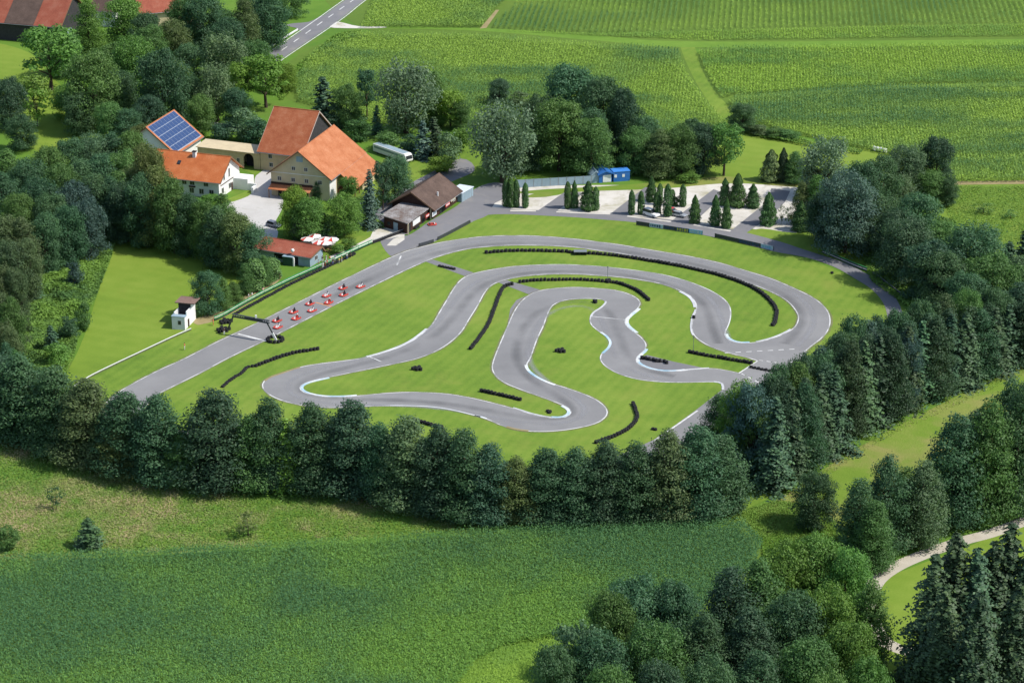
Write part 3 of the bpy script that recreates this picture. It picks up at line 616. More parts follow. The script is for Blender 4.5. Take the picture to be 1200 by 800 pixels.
# fittings on the shed's front edges
def on_edge(a, b, t, off=.06):
    a, b = Vector(a), Vector(b); d = (b-a).normalized(); n = Vector((d.y, -d.x)); p = a + (b-a)*t + n*off
    return p, math.atan2(d.y, d.x)
def edge_panel(par, name, a, b, t, z, w_, h_, mat, off=.04, d=.06):
    p, az = on_edge(a, b, t, off); o = MB().box(-w_/2, w_/2, -d/2, d/2, z, z+h_).build(name, mat, par)
    o.location = (p.x + 32.0, p.y - 575.9, 0); o.rotation_euler.z = az; return o
Ea, Eb, Ec = (-32.6, 580.2), (-26.6, 574.9), (-21.6, 586.2)
edge_panel(la, 'door', Ea, Eb, .52, .1, 1.5, 2.1, m_lgt); edge_panel(la, 'window', Ea, Eb, .22, 1.0, 1.0, .8, m_glass)
edge_panel(la, 'serving_hatch', Eb, Ec, .45, .9, 4.2, 1.5, m_whp); edge_panel(la, 'door', Eb, Ec, .1, .0, 1.8, 2.2, m_dark); edge_panel(la, 'door', Eb, Ec, .75, .0, 1.2, 2.1, m_dark)
for x, y in ((-26.2, 574.4), (-20.9, 586.4)): MB().box(x+32.0-.18, x+32.0+.18, y-575.9-.18, y-575.9+.18, 0, 2.88).build('roof_post', m_wallb, la)
# flat white signs fixed to the fronts
def wall_sign(label, px, py, z, az, w_, h_, base, marks):
    p = P(px, py, z); s = empty('wall_sign', p, R(az)); tag(s, label, 'sign', None)
    MB().box(-w_/2, w_/2, -.05, .05, -h_/2, h_/2).build('board', base, s)
    m = MB()
    k = -w_/2 + .12*w_
    while k < w_/2 - .1*w_:
        wd = random.uniform(.05, .1)*w_; m.box(k, k+wd, -.065, -.051, -h_*.25, h_*.25); k += wd*1.4
    m.build('lettering', marks, s)
wall_sign('red sign with white lettering under the eaves of the brown roofed clubhouse', 524.6, 239.6, 2.0, 66.5, 2.6, .8, m_redp, m_whp)
wall_sign('red sign with white lettering on the low shed by the serving hatch', 500.8, 252.6, 1.9, 66.5, 2.0, .8, m_redp, m_whp)
wall_sign('white sign board on the clubhouse wall beside its dark door', 509.0, 250.3, 1.6, 66.5, 2.6, 1.1, m_whp, m_lgt)
wall_sign('long cream sign under the clubhouse eaves, at the end by the grey hut', 531, 234, 2.3, 66.5, 2.8, .5, m_wallb, m_lgt)
# pale hut behind the clubhouse
hp = [P(541.2, 237.2), P(554.6, 229.4)]
d = hp[1]-hp[0]; az = math.degrees(math.atan2(d.y, d.x))
hut = empty('container_hut', hp[0], R(az)); tag(hut, 'pale blue grey container hut behind the brown roofed clubhouse', 'hut')
MB().box(0, d.length, 0, 4.0, 0, 2.4).build('wall', m_lgt, hut); MB().box(-.15, d.length+.15, -.15, 4.15, 2.41, 2.55).build('roof', plain('white_sheet_roof', (.60, .66, .70), .5), hut)
for i in range(5): MB().box(.5+i*d.length/5.5, .58+i*d.length/5.5, -.05, -.002, .05, 2.38).build('wall_rib', m_metal, hut)
# bar with terrace
br_ = house('bar', 'low bar building with a faded red roof beside the parasols', 'bar', (-63.0, 557.4), -26, 15.4, 6.2, 2.5, 3.5, .5, m_lgt, m_tile_red, rf=.85)
panel(br_, 'door', 'y0', 11.5, 0, 1.2, 2.1, m_dark); panel(br_, 'shutter', 'y0', 6.5, .9, 2.4, 1.2, m_dark); window(br_, 'x1', 3, 1, 1.2, 1.0, L=15.4)
p = P(338, 311.5)
ub = empty('storage_box', p, R(-20)); tag(ub, 'dark green storage box with a white lid beside the red roofed bar', 'storage box')
MB().box(-1.5, 1.2, 0, 2, 0, 2.2).build('body', plain('dark_green_sheet', (.03, .075, .05), .6), ub); MB().box(-1.6, 1.3, -.1, 2.1, 2.21, 2.35).build('lid', m_lgt, ub)
MB().box(1.2, 1.5, -.02, .5, 0, 2.1).build('side_panel', m_whp, ub)
p = P(343, 294.8, 3.6)
dish = empty('roof_ball', P(343, 297, 2.9)); tag(dish, 'white ball on the red roof of the bar', 'ball')  # plain white sphere on a stem, not a light source
MB().tube((0, 0, 0), (0, 0, .45), .05).build('stem', m_metal, dish); MB().sphere((0, 0, .8), .45).build('globe', m_whp, dish, smooth=True)
# race control tower
tw = empty('control_tower', (-77.4, 509.9, 0), R(-13)); tag(tw, 'small white race control tower with a brown flat roof beside the straight', 'tower')
MB().box(0, 3.1, 0, 1.4, 0, 3.1).build('annex', m_wallw, tw); MB().box(-.12, 3.2, -.12, 1.39, 3.11, 3.25).build('annex_roof', m_lgt, tw)
MB().box(2.9, 3.1, 1.401, 7.2, 0, 4.0).build('side_wall', m_wallw, tw)
MB().box(0, .2, 1.401, 7.2, 0, 3.6).build('side_wall', m_wallw, tw); MB().box(.2, 2.9, 7.0, 7.2, 0, 4.9).build('back_wall', m_wallw, tw)
MB().box(.201, 2.899, 1.402, 6.99, 2.2, 2.4).build('platform', m_board, tw)
MB().box(.1, 3.0, 4.3, 4.45, 2.41, 5.0).build('front_cabin_wall', m_board, tw)
for x in (.02, 2.92): MB().prism([(x, 4.46, 3.9), (x, 7.19, 3.9), (x, 7.19, 4.95), (x, 4.46, 5.0)], (.16, 0, 0)).build('cabin_side', m_wallw, tw)
MB().hexa([(-.5, 3.6, 5.02), (4.2, 3.6, 5.02), (4.2, 7.9, 4.98), (-.5, 7.9, 4.98), (-.5, 3.6, 5.2), (4.2, 3.6, 5.2), (4.2, 7.9, 5.16), (-.5, 7.9, 5.16)]).build('roof', plain('brown_felt', (.21, .135, .11), .85, var=.25), tw)
f = MB().box(1.4, 2.3, -.05, -.002, 1.2, 2.3).build('window', m_frame, tw); MB().box(1.5, 2.2, -.07, -.052, 1.3, 2.2).build('pane', m_glass, f)
MB().box(3.102, 3.16, 1.9, 2.8, .1, 1.9).build('door', m_wood, tw)
# blue huts by the trees
p0 = P(704.5, 214.3); d = P(717, 213.2) - p0; az = math.degrees(math.atan2(d.y, d.x))
bh = house('hut', 'bright blue hut with a gable roof and wide white doors', 'hut', (p0.x+d.x, p0.y+d.y), az+90, 7.0, 3.6, 2.5, 3.2, .5, m_blue, m_blue, bb=m_blue)
panel(bh, 'door', 'x0', 1.4, .1, 2.3, 2.0, m_whp)
p0 = P(719, 213.3); d = P(738, 211.8) - p0; az = math.degrees(math.atan2(d.y, d.x))
b2 = empty('cabin', p0, R(az)); tag(b2, 'flat roofed blue cabin with two small white windows', 'cabin')
MB().box(0, d.length, 0, 3.2, 0, 2.7).build('wall', m_blue, b2); MB().box(-.1, d.length+.1, -.1, 3.3, 2.71, 2.85).build('roof', plain('blue_roof', (.06, .24, .66), .5), b2)
for u in (.55, 2.75): MB().box(u-.35, u+.35, -.06, -.002, 1.2, 2.0).build('window', m_whp, b2)
p0 = P(693, 215.2); d = P(703.5, 214.4) - p0; az = math.degrees(math.atan2(d.y, d.x))
gs = house('shed', 'small pale grey shed at the end of the panel fence, beside the blue hut', 'shed', (p0.x+d.x, p0.y+d.y+.3), az+90, 4.0, d.length, 2.2, 3.2, .2, m_lgt, m_lgt, bb=m_lgt)
# ================================================================== FENCES, RAILS, BOARDS
def fence_panels():
    a, b = P(606, 220.3), P(693, 215.4); d = b-a; az = math.atan2(d.y, d.x)
    r = empty('panel_fence', a, az); tag(r, 'pale grey sheet panel fence along the back of the gravel car park', 'fence')
    n = 9; w_ = d.length/n
    for i in range(n): MB().box(i*w_+.08, (i+1)*w_-.08, -.04, .04, .05, 2.25).build('fence_panel', m_lgt, r)
    for i in range(n+1): MB().box(i*w_-.07, i*w_+.07, -.07, .07, 0, 2.35).build('post', m_metal, r)
fence_panels()
def rail_fence(name, label, pts, h, rails, post_every, postmat, smooth=True):
    """rails: (z, height, thickness, material)"""
    ln = smooth_line(poly(pts), 1.5) if smooth else poly(pts)
    o = ln[0].copy(); r = empty(name, o); tag(r, label, 'fence')
    l0 = [p-o for p in ln]
    for z, hh, th, mt in rails:
        m = MB()
        for a, b in zip(l0, l0[1:]): m.bar(a+Vector((0, 0, z)), b+Vector((0, 0, z)), th, hh)
        m.build('rail', mt, r)
    acc = 0; pm = MB().box(-.06, .06, -.06, .06, 0, h).mesh('post'); pm.materials.append(postmat); last = None
    for i, p in enumerate(l0):
        if last is None or (p-last).length >= post_every:
            c = bpy.data.objects.new('post', pm); link(c, r); c.location = p; last = p
    return r
rail_fence('spectator_fence', 'green and white double rail spectator fence along the start straight', [(251, 376), (262, 371.5), (300, 350), (340, 330), (375, 314), (400, 302.5), (420, 293), (436, 286)], 1.15,
           [(1.08, .14, .18, m_green), (.86, .10, .14, m_whp), (.50, .16, .12, m_green), (.2, .25, .12, m_dark)], 2.4, m_dark)
rail_fence('guard_rail', 'low white topped guard rail below the mown meadow by the control tower', [(86, 455), (105, 443), (131, 430), (165, 414), (200, 397.5), (224, 387)], .55, [(.5, .14, .16, m_whp), (.22, .36, .1, plain('mossy_board', (.10, .12, .06), .9))], 3, m_dark)
rail_fence('pit_fence', 'dark railing with red banners in front of the timber shed', [(437, 286), (448, 282), (458, 278), (474, 272.5)], 1.1, [(1.0, .1, .1, m_metal), (.5, .75, .06, m_dark)], 2.2, m_dark)
rail_fence('roadside_rail', 'white roadside rail beside the country road junction', [(349, 36.5), (326, 50.5), (304, 65)], .8, [(.7, .3, .2, m_whp), (.35, .2, .15, m_whp)], 4, m_whp)
def ad_board(name, label, a, b, h, segs, z0=.12):
    A, B = P(*a), P(*b); d = B-A; Lg_ = d.length; r = empty(name, A, math.atan2(d.y, d.x)); tag(r, label, 'advertising board')
    for (t0, t1, mt, mk) in segs:
        x0, x1 = t0*Lg_+.03, t1*Lg_-.03
        pn = MB().box(x0, x1, -.05, .05, z0, z0+h).build('panel', mt, r)
        if mk is not None:
            m = MB(); k = x0 + .3
            while k < x1-.5:
                wd = random.uniform(.2, .55); hh = random.uniform(.25, .42)*h; zc = z0 + h*.5
                m.box(k, k+wd, -.068, -.051, zc-hh, zc+hh); k += wd + random.uniform(.12, .3)
            m.build('printing', mk, pn)
    n = max(2, int(Lg_/3))
    for i in range(n+1): MB().box(i*Lg_/n-.05, i*Lg_/n+.05, .052, .15, 0, z0+h).build('post', m_dark, r)
m_sgn_d = plain('dark_board_paint', (.05, .055, .06), .5, var=.3); m_sgn_w = plain('pale_board_paint', (.42, .50, .58), .5); m_sgn_y = plain('yellow_print', (.42, .38, .06), .5); m_sgn_b = plain('sky_blue_print', (.20, .42, .60), .5)
m_sgn_n = plain('navy_print', (.03, .06, .14), .5)
ad_board('advertising_board', 'long row of advertising panels, dark then pale, yellow and light blue', (745.6, 264), (823, 275.6), 1.05,
         [(0, .2, m_sgn_d, None), (.2, .41, m_sgn_w, m_sgn_n), (.41, .6, m_sgn_d, m_sgn_n), (.6, .8, m_sgn_n, m_sgn_y), (.8, 1, m_sgn_b, m_sgn_w)])
ad_board('advertising_board', 'long dark advertising board ending in a light blue panel by the bend', (837.5, 278.5), (906, 293.8), 1.05, [(0, .4, m_sgn_d, None), (.4, .79, m_sgn_d, m_sgn_n), (.79, 1, m_sgn_w, m_sgn_b)])
rail_fence('board_fence', 'dark two tier board fence with a white strip on the outside of the bend', [(964, 296.5), (975, 301), (990, 307.5), (1004, 313.5), (1016, 318)], .95, [(.75, .4, .12, m_sgn_d), (.42, .1, .14, m_whp), (.2, .3, .12, m_sgn_d), (.98, .06, .2, m_green)], 2.5, m_dark)
rail_fence('board_fence', 'short broken dark board fence near the shaded end of the bend', [(1022, 322), (1030, 327), (1041, 335.5), (1055, 346)], .8, [(.45, .6, .15, m_sgn_d), (.78, .06, .2, m_metal)], 2.5, m_dark)
rail_fence('pit_wall', 'long low black banner wall between the pit lane and the lawn', [(491, 289.5), (500, 287), (508, 284.4)], .9, [(.5, .8, .3, m_sgn_d)], 2, m_dark)
rail_fence('pit_wall', 'black banner wall of the pit lane exit reaching up to the access road', [(513, 281.5), (525, 275.5), (538, 268.5), (551, 261.5)], .9, [(.45, .8, .22, m_sgn_d)], 2, m_dark)
# ================================================================== TYRE BARRIERS
ts = MB()
for k in range(3): ts.torus((random.uniform(-.03, .03), random.uniform(-.03, .03), .12+.235*k), .29, .125, 12, 6)
TYRE = ts.mesh('tyre_stack', smooth=True); TYRE.materials.append(m_blk)
ts = MB()
for k in range(2): ts.torus((0, 0, .12+.235*k), .29, .125, 12, 6)
TYRE2 = ts.mesh('tyre_stack', smooth=True); TYRE2.materials.append(m_blk)
def barrier(label, pts, every=.86, mesh=None, name='tyre_barrier', jit=.06, rows=1, most=100):
    ln = smooth_line(poly(pts), .2); o = ln[len(ln)//2].copy(); r = empty(name, o); tag(r, label, 'tyre barrier', None)
    tot = sum((b-a).length for a, b in zip(ln, ln[1:])); every = max(every, tot*rows/(most-1))
    d, nxt = 0.0, 0.0; k = 0
    for a, b in zip(ln, ln[1:]):
        s = (b-a).length; t = (b-a)/max(s, 1e-6); nn = Vector((-t.y, t.x, 0))
        while nxt <= d + s:
            for q in range(rows):
                c = bpy.data.objects.new('tyre_stack', mesh or TYRE); link(c, r)
                c.location = a + t*(nxt-d) - o + nn*(random.uniform(-jit, jit) + (q-(rows-1)/2)*.85); c.rotation_euler.z = random.uniform(0, 6); c.scale = (1.05*every/.86,)*2 + (random.uniform(.9, 1.1),)
            nxt += every*random.uniform(.95, 1.05); k += 1
        d += s
    return r
barrier('longest black tyre barrier, curving round the inside of the outermost bend', [(570, 297), (600, 295), (630, 295), (662, 295.8), (672, 297), (700, 298.5), (729, 301.5), (757.7, 306), (787.5, 311), (816.7, 317), (846, 324.3), (875, 334.5), (892.5, 344.5), (904, 355), (910, 365), (909, 375), (907, 381), (902, 382.5)])
barrier('black tyre barrier arching between the middle and the inner top bends', [(609.5, 331.5), (625, 329.7), (650, 329), (675, 328.7), (700, 330), (725, 333), (745, 340.5), (756, 348.5), (760.5, 353)])
barrier('straight black tyre barrier sloping down the lawn beside the grey apron', [(600, 334), (590, 338), (583.8, 350.5), (577.5, 368), (572.5, 380.5), (562.5, 395.5), (551, 410)])
barrier('short straight tyre row in the lower tongue of lawn before the hairpin', [(564, 459), (592, 465), (612, 470)])
barrier('tyre row at the edge of the lawn ending at the eastern junction', [(808, 413.5), (831, 418), (860, 423), (881, 426.5)])
barrier('low tyre row lying across the tarmac of the eastern junction', [(880, 431), (896, 434), (913, 437)], mesh=TYRE2)
barrier('tyre barrier curving off the start straight beside the western hairpin', [(372.5, 410), (360, 412), (345, 414.5), (330, 418.7), (313.8, 424.5), (300, 429.8)])
barrier('crooked thinner tyre row trailing down towards the tree belt from the western barrier', [(296, 430), (289, 431.5), (284, 437), (277, 441.5), (268, 447.5), (261, 454)], mesh=TYRE2)
barrier('tyre barrier bending round the outside of the southern hairpin', [(742, 474), (745, 482), (746.5, 490.5), (740.5, 499.5), (730, 507), (715, 514), (698, 519.5)])
barrier('tyre row half hidden behind the tree belt south of the lower straight', [(486, 493), (498, 497), (521, 503)])
barrier('ragged tyre heap on the dark apron inside the chicane', [(752.5, 420.5), (760, 422), (768, 424), (776, 425), (784, 426.5)], jit=.5)
barrier('two short tyre rows lying across the connector lane by the start straight', [(515, 312.5), (524, 314.5), (534, 316.5)], mesh=TYRE2)
barrier('long low tyre row standing against the foot of the green spectator fence', [(276, 368.5), (300, 355.5), (340, 334), (375, 317.3), (400, 305.6), (416, 298)], mesh=TYRE2, every=1.0)
def pile(label, px, py, n, rad, mesh=None, ring=False):
    r = empty('tyre_pile', P(px, py)); tag(r, label, 'tyre pile')
    for i in range(n):
        c = bpy.data.objects.new('tyre_stack', mesh or TYRE); link(c, r)
        a = 2*math.pi*i/n; k = rad if ring else rad*math.sqrt((i+.3)/n); a = a if ring else i*2.4
        c.location = (k*math.cos(a), k*math.sin(a), 0); c.rotation_euler = (random.uniform(-.05, .05), random.uniform(-.05, .05), a)
    return r
pile('small tyre pile alone on the lawn between the western hairpin and the sloping barrier', 488.5, 433, 6, 1.1)
pile('small tyre pile in the middle of the inner tongue of lawn', 656.5, 412, 6, 1.1)
pile('tiny tyre pile at the tip of the inner lawn under the top bend', 697.5, 354.5, 3, .5)
pile('tiny tyre pile at the lawn tip inside the southern hairpin', 643.5, 483, 3, .6, TYRE2)
pile('big black tyre ring around the foot of the start gantry on the infield lawn', 322.5, 399, 12, 1.75, None, True)
pile('black tyre heap around the outer foot of the start gantry', 261, 387.5, 9, 1.6)
pile('black tyre heap at the end of the green spectator fence', 264, 378, 9, 1.5)
pile('single tyre stack on the outer lawn near the bend fence', 975, 320.5, 1, 0, TYRE2)
pile('single tyre stack at the lawn edge beside the winding middle bend', 813, 373, 1, 0)
pile('lone tyre pile beside the exit lane near the tree belt', 767, 504, 2, .5, TYRE2)
pile('tyre pile with a pole in the inner top barrier', 712, 330.5, 4, .8)
# thin marshal poles
for px, py, lab in ((712, 329.5, 'thin pale pole standing in the inner top tyre barrier'), (812.5, 412.5, 'thin pale pole at the end of the junction tyre row')):
    r = empty('pole', P(px, py)); tag(r, lab, 'pole'); MB().tube((0, 0, 0), (0, 0, 3.8), .06).build('shaft', m_metal, r); MB().box(-.15, .15, -.02, .02, 3.4, 3.8).build('plate', m_metal, r)
r = empty('marshal_stand', P(680, 298.5)); tag(r, 'grey roofed marshal stand in the longest tyre barrier', 'marshal stand')
MB().box(-1.6, 1.6, -.8, .8, .9, 1.05).build('roof', m_metal, r); MB().box(-1.4, 1.4, .5, .6, 0, .9).build('back_wall', m_sgn_d, r); MB().box(-1.5, -1.4, -.7, .6, 0, .9).build('side_wall', m_sgn_d, r); MB().box(1.4, 1.5, -.7, .6, 0, .9).build('side_wall', m_sgn_d, r)
# ================================================================== START GANTRY
gl, gr = P(266, 388), P(324.5, 400); bl, br2 = P(273.3, 370.6, 4.5), P(312.8, 378, 4.5)
gy = empty('start_gantry', (gl+gr)/2); tag(gy, 'black start gantry spanning the straight on splayed legs', 'gantry'); g0 = (gl+gr)/2
m = MB(); dd = (br2-bl).normalized(); m.bar(bl-g0-dd*.2, br2-g0+dd*.6, .5, .22); m.bar(bl-g0-dd*.2+Vector((0, 0, .55)), br2-g0+dd*.6+Vector((0, 0, .55)), .5, .15)
k = 14
for i in range(k+1):
    p = bl-g0 + (br2-bl)*(i/k); m.bar(p, p+Vector((0, 0, .55)), .12, .12)
m.build('beam', m_sgn_d, gy)
MB().bar(gl-g0, bl-g0, .26, .26).build('leg', m_sgn_d, gy)
lr = br2-g0; ft = gr-g0; mid = lr + (ft-lr)*.55
MB().bar(ft, mid, .42, .42).build('leg_sleeve', m_whp, gy); MB().bar(mid, lr, .26, .26).build('leg', m_sgn_d, gy)
p = bl-g0 + (br2-bl)*.68; MB().box(p.x-.2, p.x+.2, p.y-.2, p.y+.2, p.z+.66, p.z+1.3).build('signal_lamp', m_whp, gy)
MB().hexa([tuple(bl-g0+dd*3+Vector((0, -.3, -.1))), tuple(br2-g0-dd*1+Vector((0, -.3, -.1))), tuple(br2-g0-dd*1+Vector((0, -.26, -.1))), tuple(bl-g0+dd*3+Vector((0, -.26, -.1))),
           tuple(bl-g0+dd*3+Vector((0, -.3, .6))), tuple(br2-g0-dd*1+Vector((0, -.3, .6))), tuple(br2-g0-dd*1+Vector((0, -.26, .6))), tuple(bl-g0+dd*3+Vector((0, -.26, .6)))]).build('banner', m_sgn_d, gy)
# ================================================================== KARTS, CARS, PARASOLS
def make_kart():
    r = empty('racing_kart', (0, 0, 0))
    m = MB(); m.box(-.55, .75, -.32, .32, .07, .11)
    for y in (-.3, .3): m.tube((-.8, y, .13), (.75, y, .13), .025)
    m.tube((-.85, -.62, .14), (-.85, .62, .14), .03); m.build('chassis', m_dark, r)
    nose = MB().prism([(.62, -.52, .08), (.95, -.42, .08), (1.02, -.2, .08), (1.02, .2, .08), (.95, .42, .08), (.62, .52, .08)], (0, 0, .22)).build('nose_cone', m_redp, r, bevel=.03)
    MB().hexa([(.55, -.22, .28), (.82, -.16, .28), (.82, .16, .28), (.55, .22, .28), (.42, -.15, .66), (.5, -.12, .66), (.5, .12, .66), (.42, .15, .66)]).build('front_panel', m_whp, r)
    for s in (-1, 1): MB().hexa([(-.42, s*.36, .08), (.45, s*.36, .08), (.38, s*.66, .08), (-.4, s*.7, .08), (-.42, s*.36, .30), (.45, s*.36, .24), (.36, s*.62, .22), (-.38, s*.66, .28)]).build('side_pod', m_redp, r)
    sm = MB(); sm.hexa([(-.5, -.2, .12), (.05, -.2, .12), (.05, .2, .12), (-.5, .2, .12), (-.5, -.22, .18), (.05, -.18, .18), (.05, .18, .18), (-.5, .22, .18)])
    sm.hexa([(-.6, -.22, .18), (-.46, -.2, .18), (-.46, .2, .18), (-.6, .22, .18), (-.72, -.18, .62), (-.64, -.16, .62), (-.64, .16, .62), (-.72, .18, .62)]); sm.build('seat', m_dark, r)
    MB().torus((.28, 0, .55), .15, .018, 14, 6, 'X').build('steering_wheel', m_dark, r)
    MB().box(-.78, -.42, .28, .55, .14, .46).build('engine', m_metal, r)
    bm_ = MB(); ring = [(-1.02, -.6), (-.9, -.74), (.6, -.74), (1.0, -.5), (1.1, 0), (1.0, .5), (.6, .74), (-.9, .74), (-1.02, .6)]
    for a, b in zip(ring, ring[1:] + ring[:1]): bm_.bar((a[0], a[1], .2), (b[0], b[1], .2), .14, .2)
    bm_.build('wrap_bumper', m_redp, r)
    for x, y, ww in ((.6, -.6, .13), (.6, .6, .13), (-.7, -.62, .2), (-.7, .62, .2)):
        t = MB().lathe([(.07, -ww/2), (.125, -ww/2), (.14, -ww/2+.02), (.14, ww/2-.02), (.125, ww/2), (.07, ww/2)], n=14).build('wheel', m_blk, r); t.location = (x, y, .14); t.rotation_euler.x = math.pi/2
        h_ = MB().tube((0, 0, -ww/2+.01), (0, 0, ww/2-.01), .07, n=10).build('rim', m_metal, t)
    return r
def skin(name, chains, mat, parent=None, sub=1):
    """one continuous skinned surface; chains: lists of (point, radius) that share joints by equal points"""
    V, E, Rd, idx = [], [], [], {}
    for ch in chains:
        prev = None
        for pt, ra in ch:
            key = tuple(round(c, 3) for c in pt)
            if key not in idx: idx[key] = len(V); V.append(pt); Rd.append(ra)
            if prev is not None and prev != idx[key]: E.append((prev, idx[key]))
            prev = idx[key]
    me = bpy.data.meshes.new(name); me.from_pydata(V, E, []); o = bpy.data.objects.new(name, me); COL.objects.link(o)
    md = o.modifiers.new('s', 'SKIN')
    for i, sv in enumerate(me.skin_vertices[0].data): sv.radius = (Rd[i],)*2; sv.use_root = (i == 0)
    if sub: o.modifiers.new('d', 'SUBSURF').levels = sub
    dg = bpy.context.evaluated_depsgraph_get(); dg.update()
    m2 = bpy.data.meshes.new_from_object(o.evaluated_get(dg)); m2.name = name
    bpy.data.objects.remove(o); bpy.data.meshes.remove(me); m2.materials.clear(); m2.materials.append(mat)
    for p in m2.polygons: p.use_smooth = True
    return m2
m_skin = plain('skin', (.50, .29, .20), .55, var=.05); m_hair = plain('brown_hair', (.06, .04, .025), .7)
def hand_chains(wr, d, side):
    """five short fingers rooted in the palm"""
    wr, d = Vector(wr), Vector(d).normalized(); s = Vector((0, 1, 0)) if abs(d.y) < .8 else Vector((1, 0, 0)); palm = wr + d*.07
    out = [[(tuple(wr), .028), (tuple(palm), .034)]]
    for i, ln in enumerate((.075, .085, .08, .06)):
        b = palm + s*(.026*(i-1.5)) + d*.02; out.append([(tuple(palm), .034), (tuple(b), .011), (tuple(b+d*ln*.55), .01), (tuple(b+d*ln+Vector((.02, 0, -.01))), .008)])
    t = palm - s*.045*side; out.append([(tuple(palm), .034), (tuple(t), .012), (tuple(t+d*.04), .009)])
    return out
def person_meshes():
    hip, chest, neck, head = (0, 0, .95), (0, 0, 1.28), (0, 0, 1.5), (0, 0, 1.66)
    ch = [[(hip, .13), ((0, 0, 1.1), .125), (chest, .145), ((0, 0, 1.43), .09), (neck, .055), ((.01, 0, 1.57), .075), (head, .098), ((0, 0, 1.75), .065)], [(head, .098), ((.1, 0, 1.63), .02)]]
    sh = [[(hip, .15), ((0, 0, 1.1), .145), (chest, .165), ((0, 0, 1.42), .10)]]; tr = [[(hip, .155), ((0, 0, 1.04), .14)]]
    for s in (-1, 1):
        shd, elb, wr = (0, s*.19, 1.42), (.0, s*.25, 1.14), (.08, s*.25, .9)
        ch += [[((0, 0, 1.43), .09), (shd, .06), (elb, .042), (wr, .028)]] + hand_chains(wr, (.12, 0, -1), s)
        sh += [[((0, 0, 1.42), .10), (shd, .078), ((0, s*.232, 1.24), .066)]]
        kn, an = (.02, s*.10, .5), (0, s*.11, .09)
        ch += [[(hip, .13), ((0, s*.1, .86), .092), (kn, .06), (an, .042), ((.15, s*.12, .04), .038)]]
        tr += [[(hip, .155), ((0, s*.1, .86), .108), (kn, .078), ((0, s*.11, .14), .062)]]
    return skin('person', ch, m_skin), skin('shirt', sh, m_whp), skin('trousers', tr, m_whp)
PB, PSH, PTR = person_meshes()
PHAIR = MB().sphere((-.015, 0, 1.70), .108, 1, .95, .95).mesh('hair', smooth=True); PHAIR.materials.append(m_hair)
def cloth(name, c): return plain('cloth_' + name, c, .85, var=.08)
def person(label, px, py, shirt, trousers, face=None, group=None, cap=None):
    """standing person; the body is one mesh, clothing and hair are its children"""
    b = obj('person', PB); p = P(px, py); b.location = p; b.rotation_euler.z = random.uniform(0, 6.28) if face is None else face
    tag(b, label, 'person', group)
    for nm, me, mt in (('shirt', PSH, shirt), ('trousers', PTR, trousers), ('hair', PHAIR, cap or m_hair)):
        c = bpy.data.objects.new(nm, me.copy()); link(c, b); c.data.materials.clear(); c.data.materials.append(mt)
    return b
cw, cor, cbk, cbl, cye, cre, cgr = cloth('white', (.74, .73, .71)), cloth('orange', (.62, .16, .05)), cloth('black', (.02, .02, .025)), cloth('blue', (.06, .12, .3)), cloth('yellow', (.65, .55, .12)), cloth('red', (.5, .05, .04)), cloth('grey', (.25, .25, .26))
person('person in a dark top and white trousers by the outer gantry foot', 263, 392.5, cbk, cw)
person('person in an orange top and white trousers alone on the grass below the control tower', 216.5, 410, cor, cw)
person('person all in orange beside the end of the spectator fence', 250, 381.5, cor, cor)
person('person in white, first of two standing behind the green fence', 291.6, 351.5, cw, cw); person('person in white with grey trousers, second of two behind the green fence', 295.6, 350, cw, cgr)
person('person in a pale pink shirt standing by the bare earth patch behind the fence', 308.5, 344.5, cloth('pink', (.70, .42, .38)), cw)
sp = [(369, 303, cw, cbk, 'white shirt and black trousers'), (371, 309, cw, cor, 'white shirt and orange trousers'), (375.5, 304, cbk, cw, 'black shirt and white trousers'), (376, 311.5, cw, cw, 'white shirt and white trousers'),
      (380, 303, cgr, cw, 'grey shirt and white trousers'), (381, 308, cre, cbk, 'red shirt and black trousers'), (384, 304, cor, cbl, 'orange shirt and blue trousers'), (387.5, 307, cbk, cbl, 'black shirt and blue trousers'),
      (390, 302.5, cbl, cw, 'blue shirt and white trousers'), (395, 306, cye, cgr, 'yellow shirt and grey trousers'), (398, 304, cye, cw, 'yellow shirt and white trousers'), (404, 301, cw, cbl, 'white shirt and blue trousers'), (408, 299, cbk, cbk, 'black shirt and black trousers'), (378.5, 308.5, cw, cre, 'white shirt and red trousers')]
for x, y, a, b_, t in sp: person(f'spectator in {t} in the crowd', x+2.5, y+3.5, a, b_, group='spectators behind the fence')
# seated drivers
def driver_mesh():
    hip, chest, head = (-.38, 0, .28), (-.52, 0, .62), (-.5, 0, .98)
    ch = [[(hip, .15), ((-.46, 0, .45), .14), (chest, .16), ((-.53, 0, .78), .09), ((-.52, 0, .85), .06), (head, .1)]]
    for s in (-1, 1):
        wr = (.18, s*.12, .57)
        ch += [[((-.53, 0, .78), .09), ((-.5, s*.2, .74), .07), ((-.2, s*.28, .52), .05), (wr, .035)]] + hand_chains(wr, (1, 0, .1), s)
        ch += [[(hip, .15), ((-.3, s*.12, .27), .095), ((.2, s*.24, .36), .07), ((.62, s*.18, .2), .045), ((.72, s*.18, .27), .04)]]
    return skin('person', ch, cloth('dark_suit', (.028, .028, .034)))
DRV = driver_mesh()
HEL = MB().sphere((-.5, 0, 1.0), .145, 1.08, .95, 1.0).mesh('helmet', smooth=True)
VIS = MB().hexa([(-.40, -.1, .95), (-.345, -.08, .95), (-.345, .08, .95), (-.40, .1, .95), (-.40, -.1, 1.05), (-.35, -.08, 1.05), (-.35, .08, 1.05), (-.40, .1, 1.05)]).mesh('visor'); VIS.materials.append(m_glass)
k0 = make_kart(); dirv = P(253, 411) - P(464, 309); kaz = math.atan2(dirv.y, dirv.x)
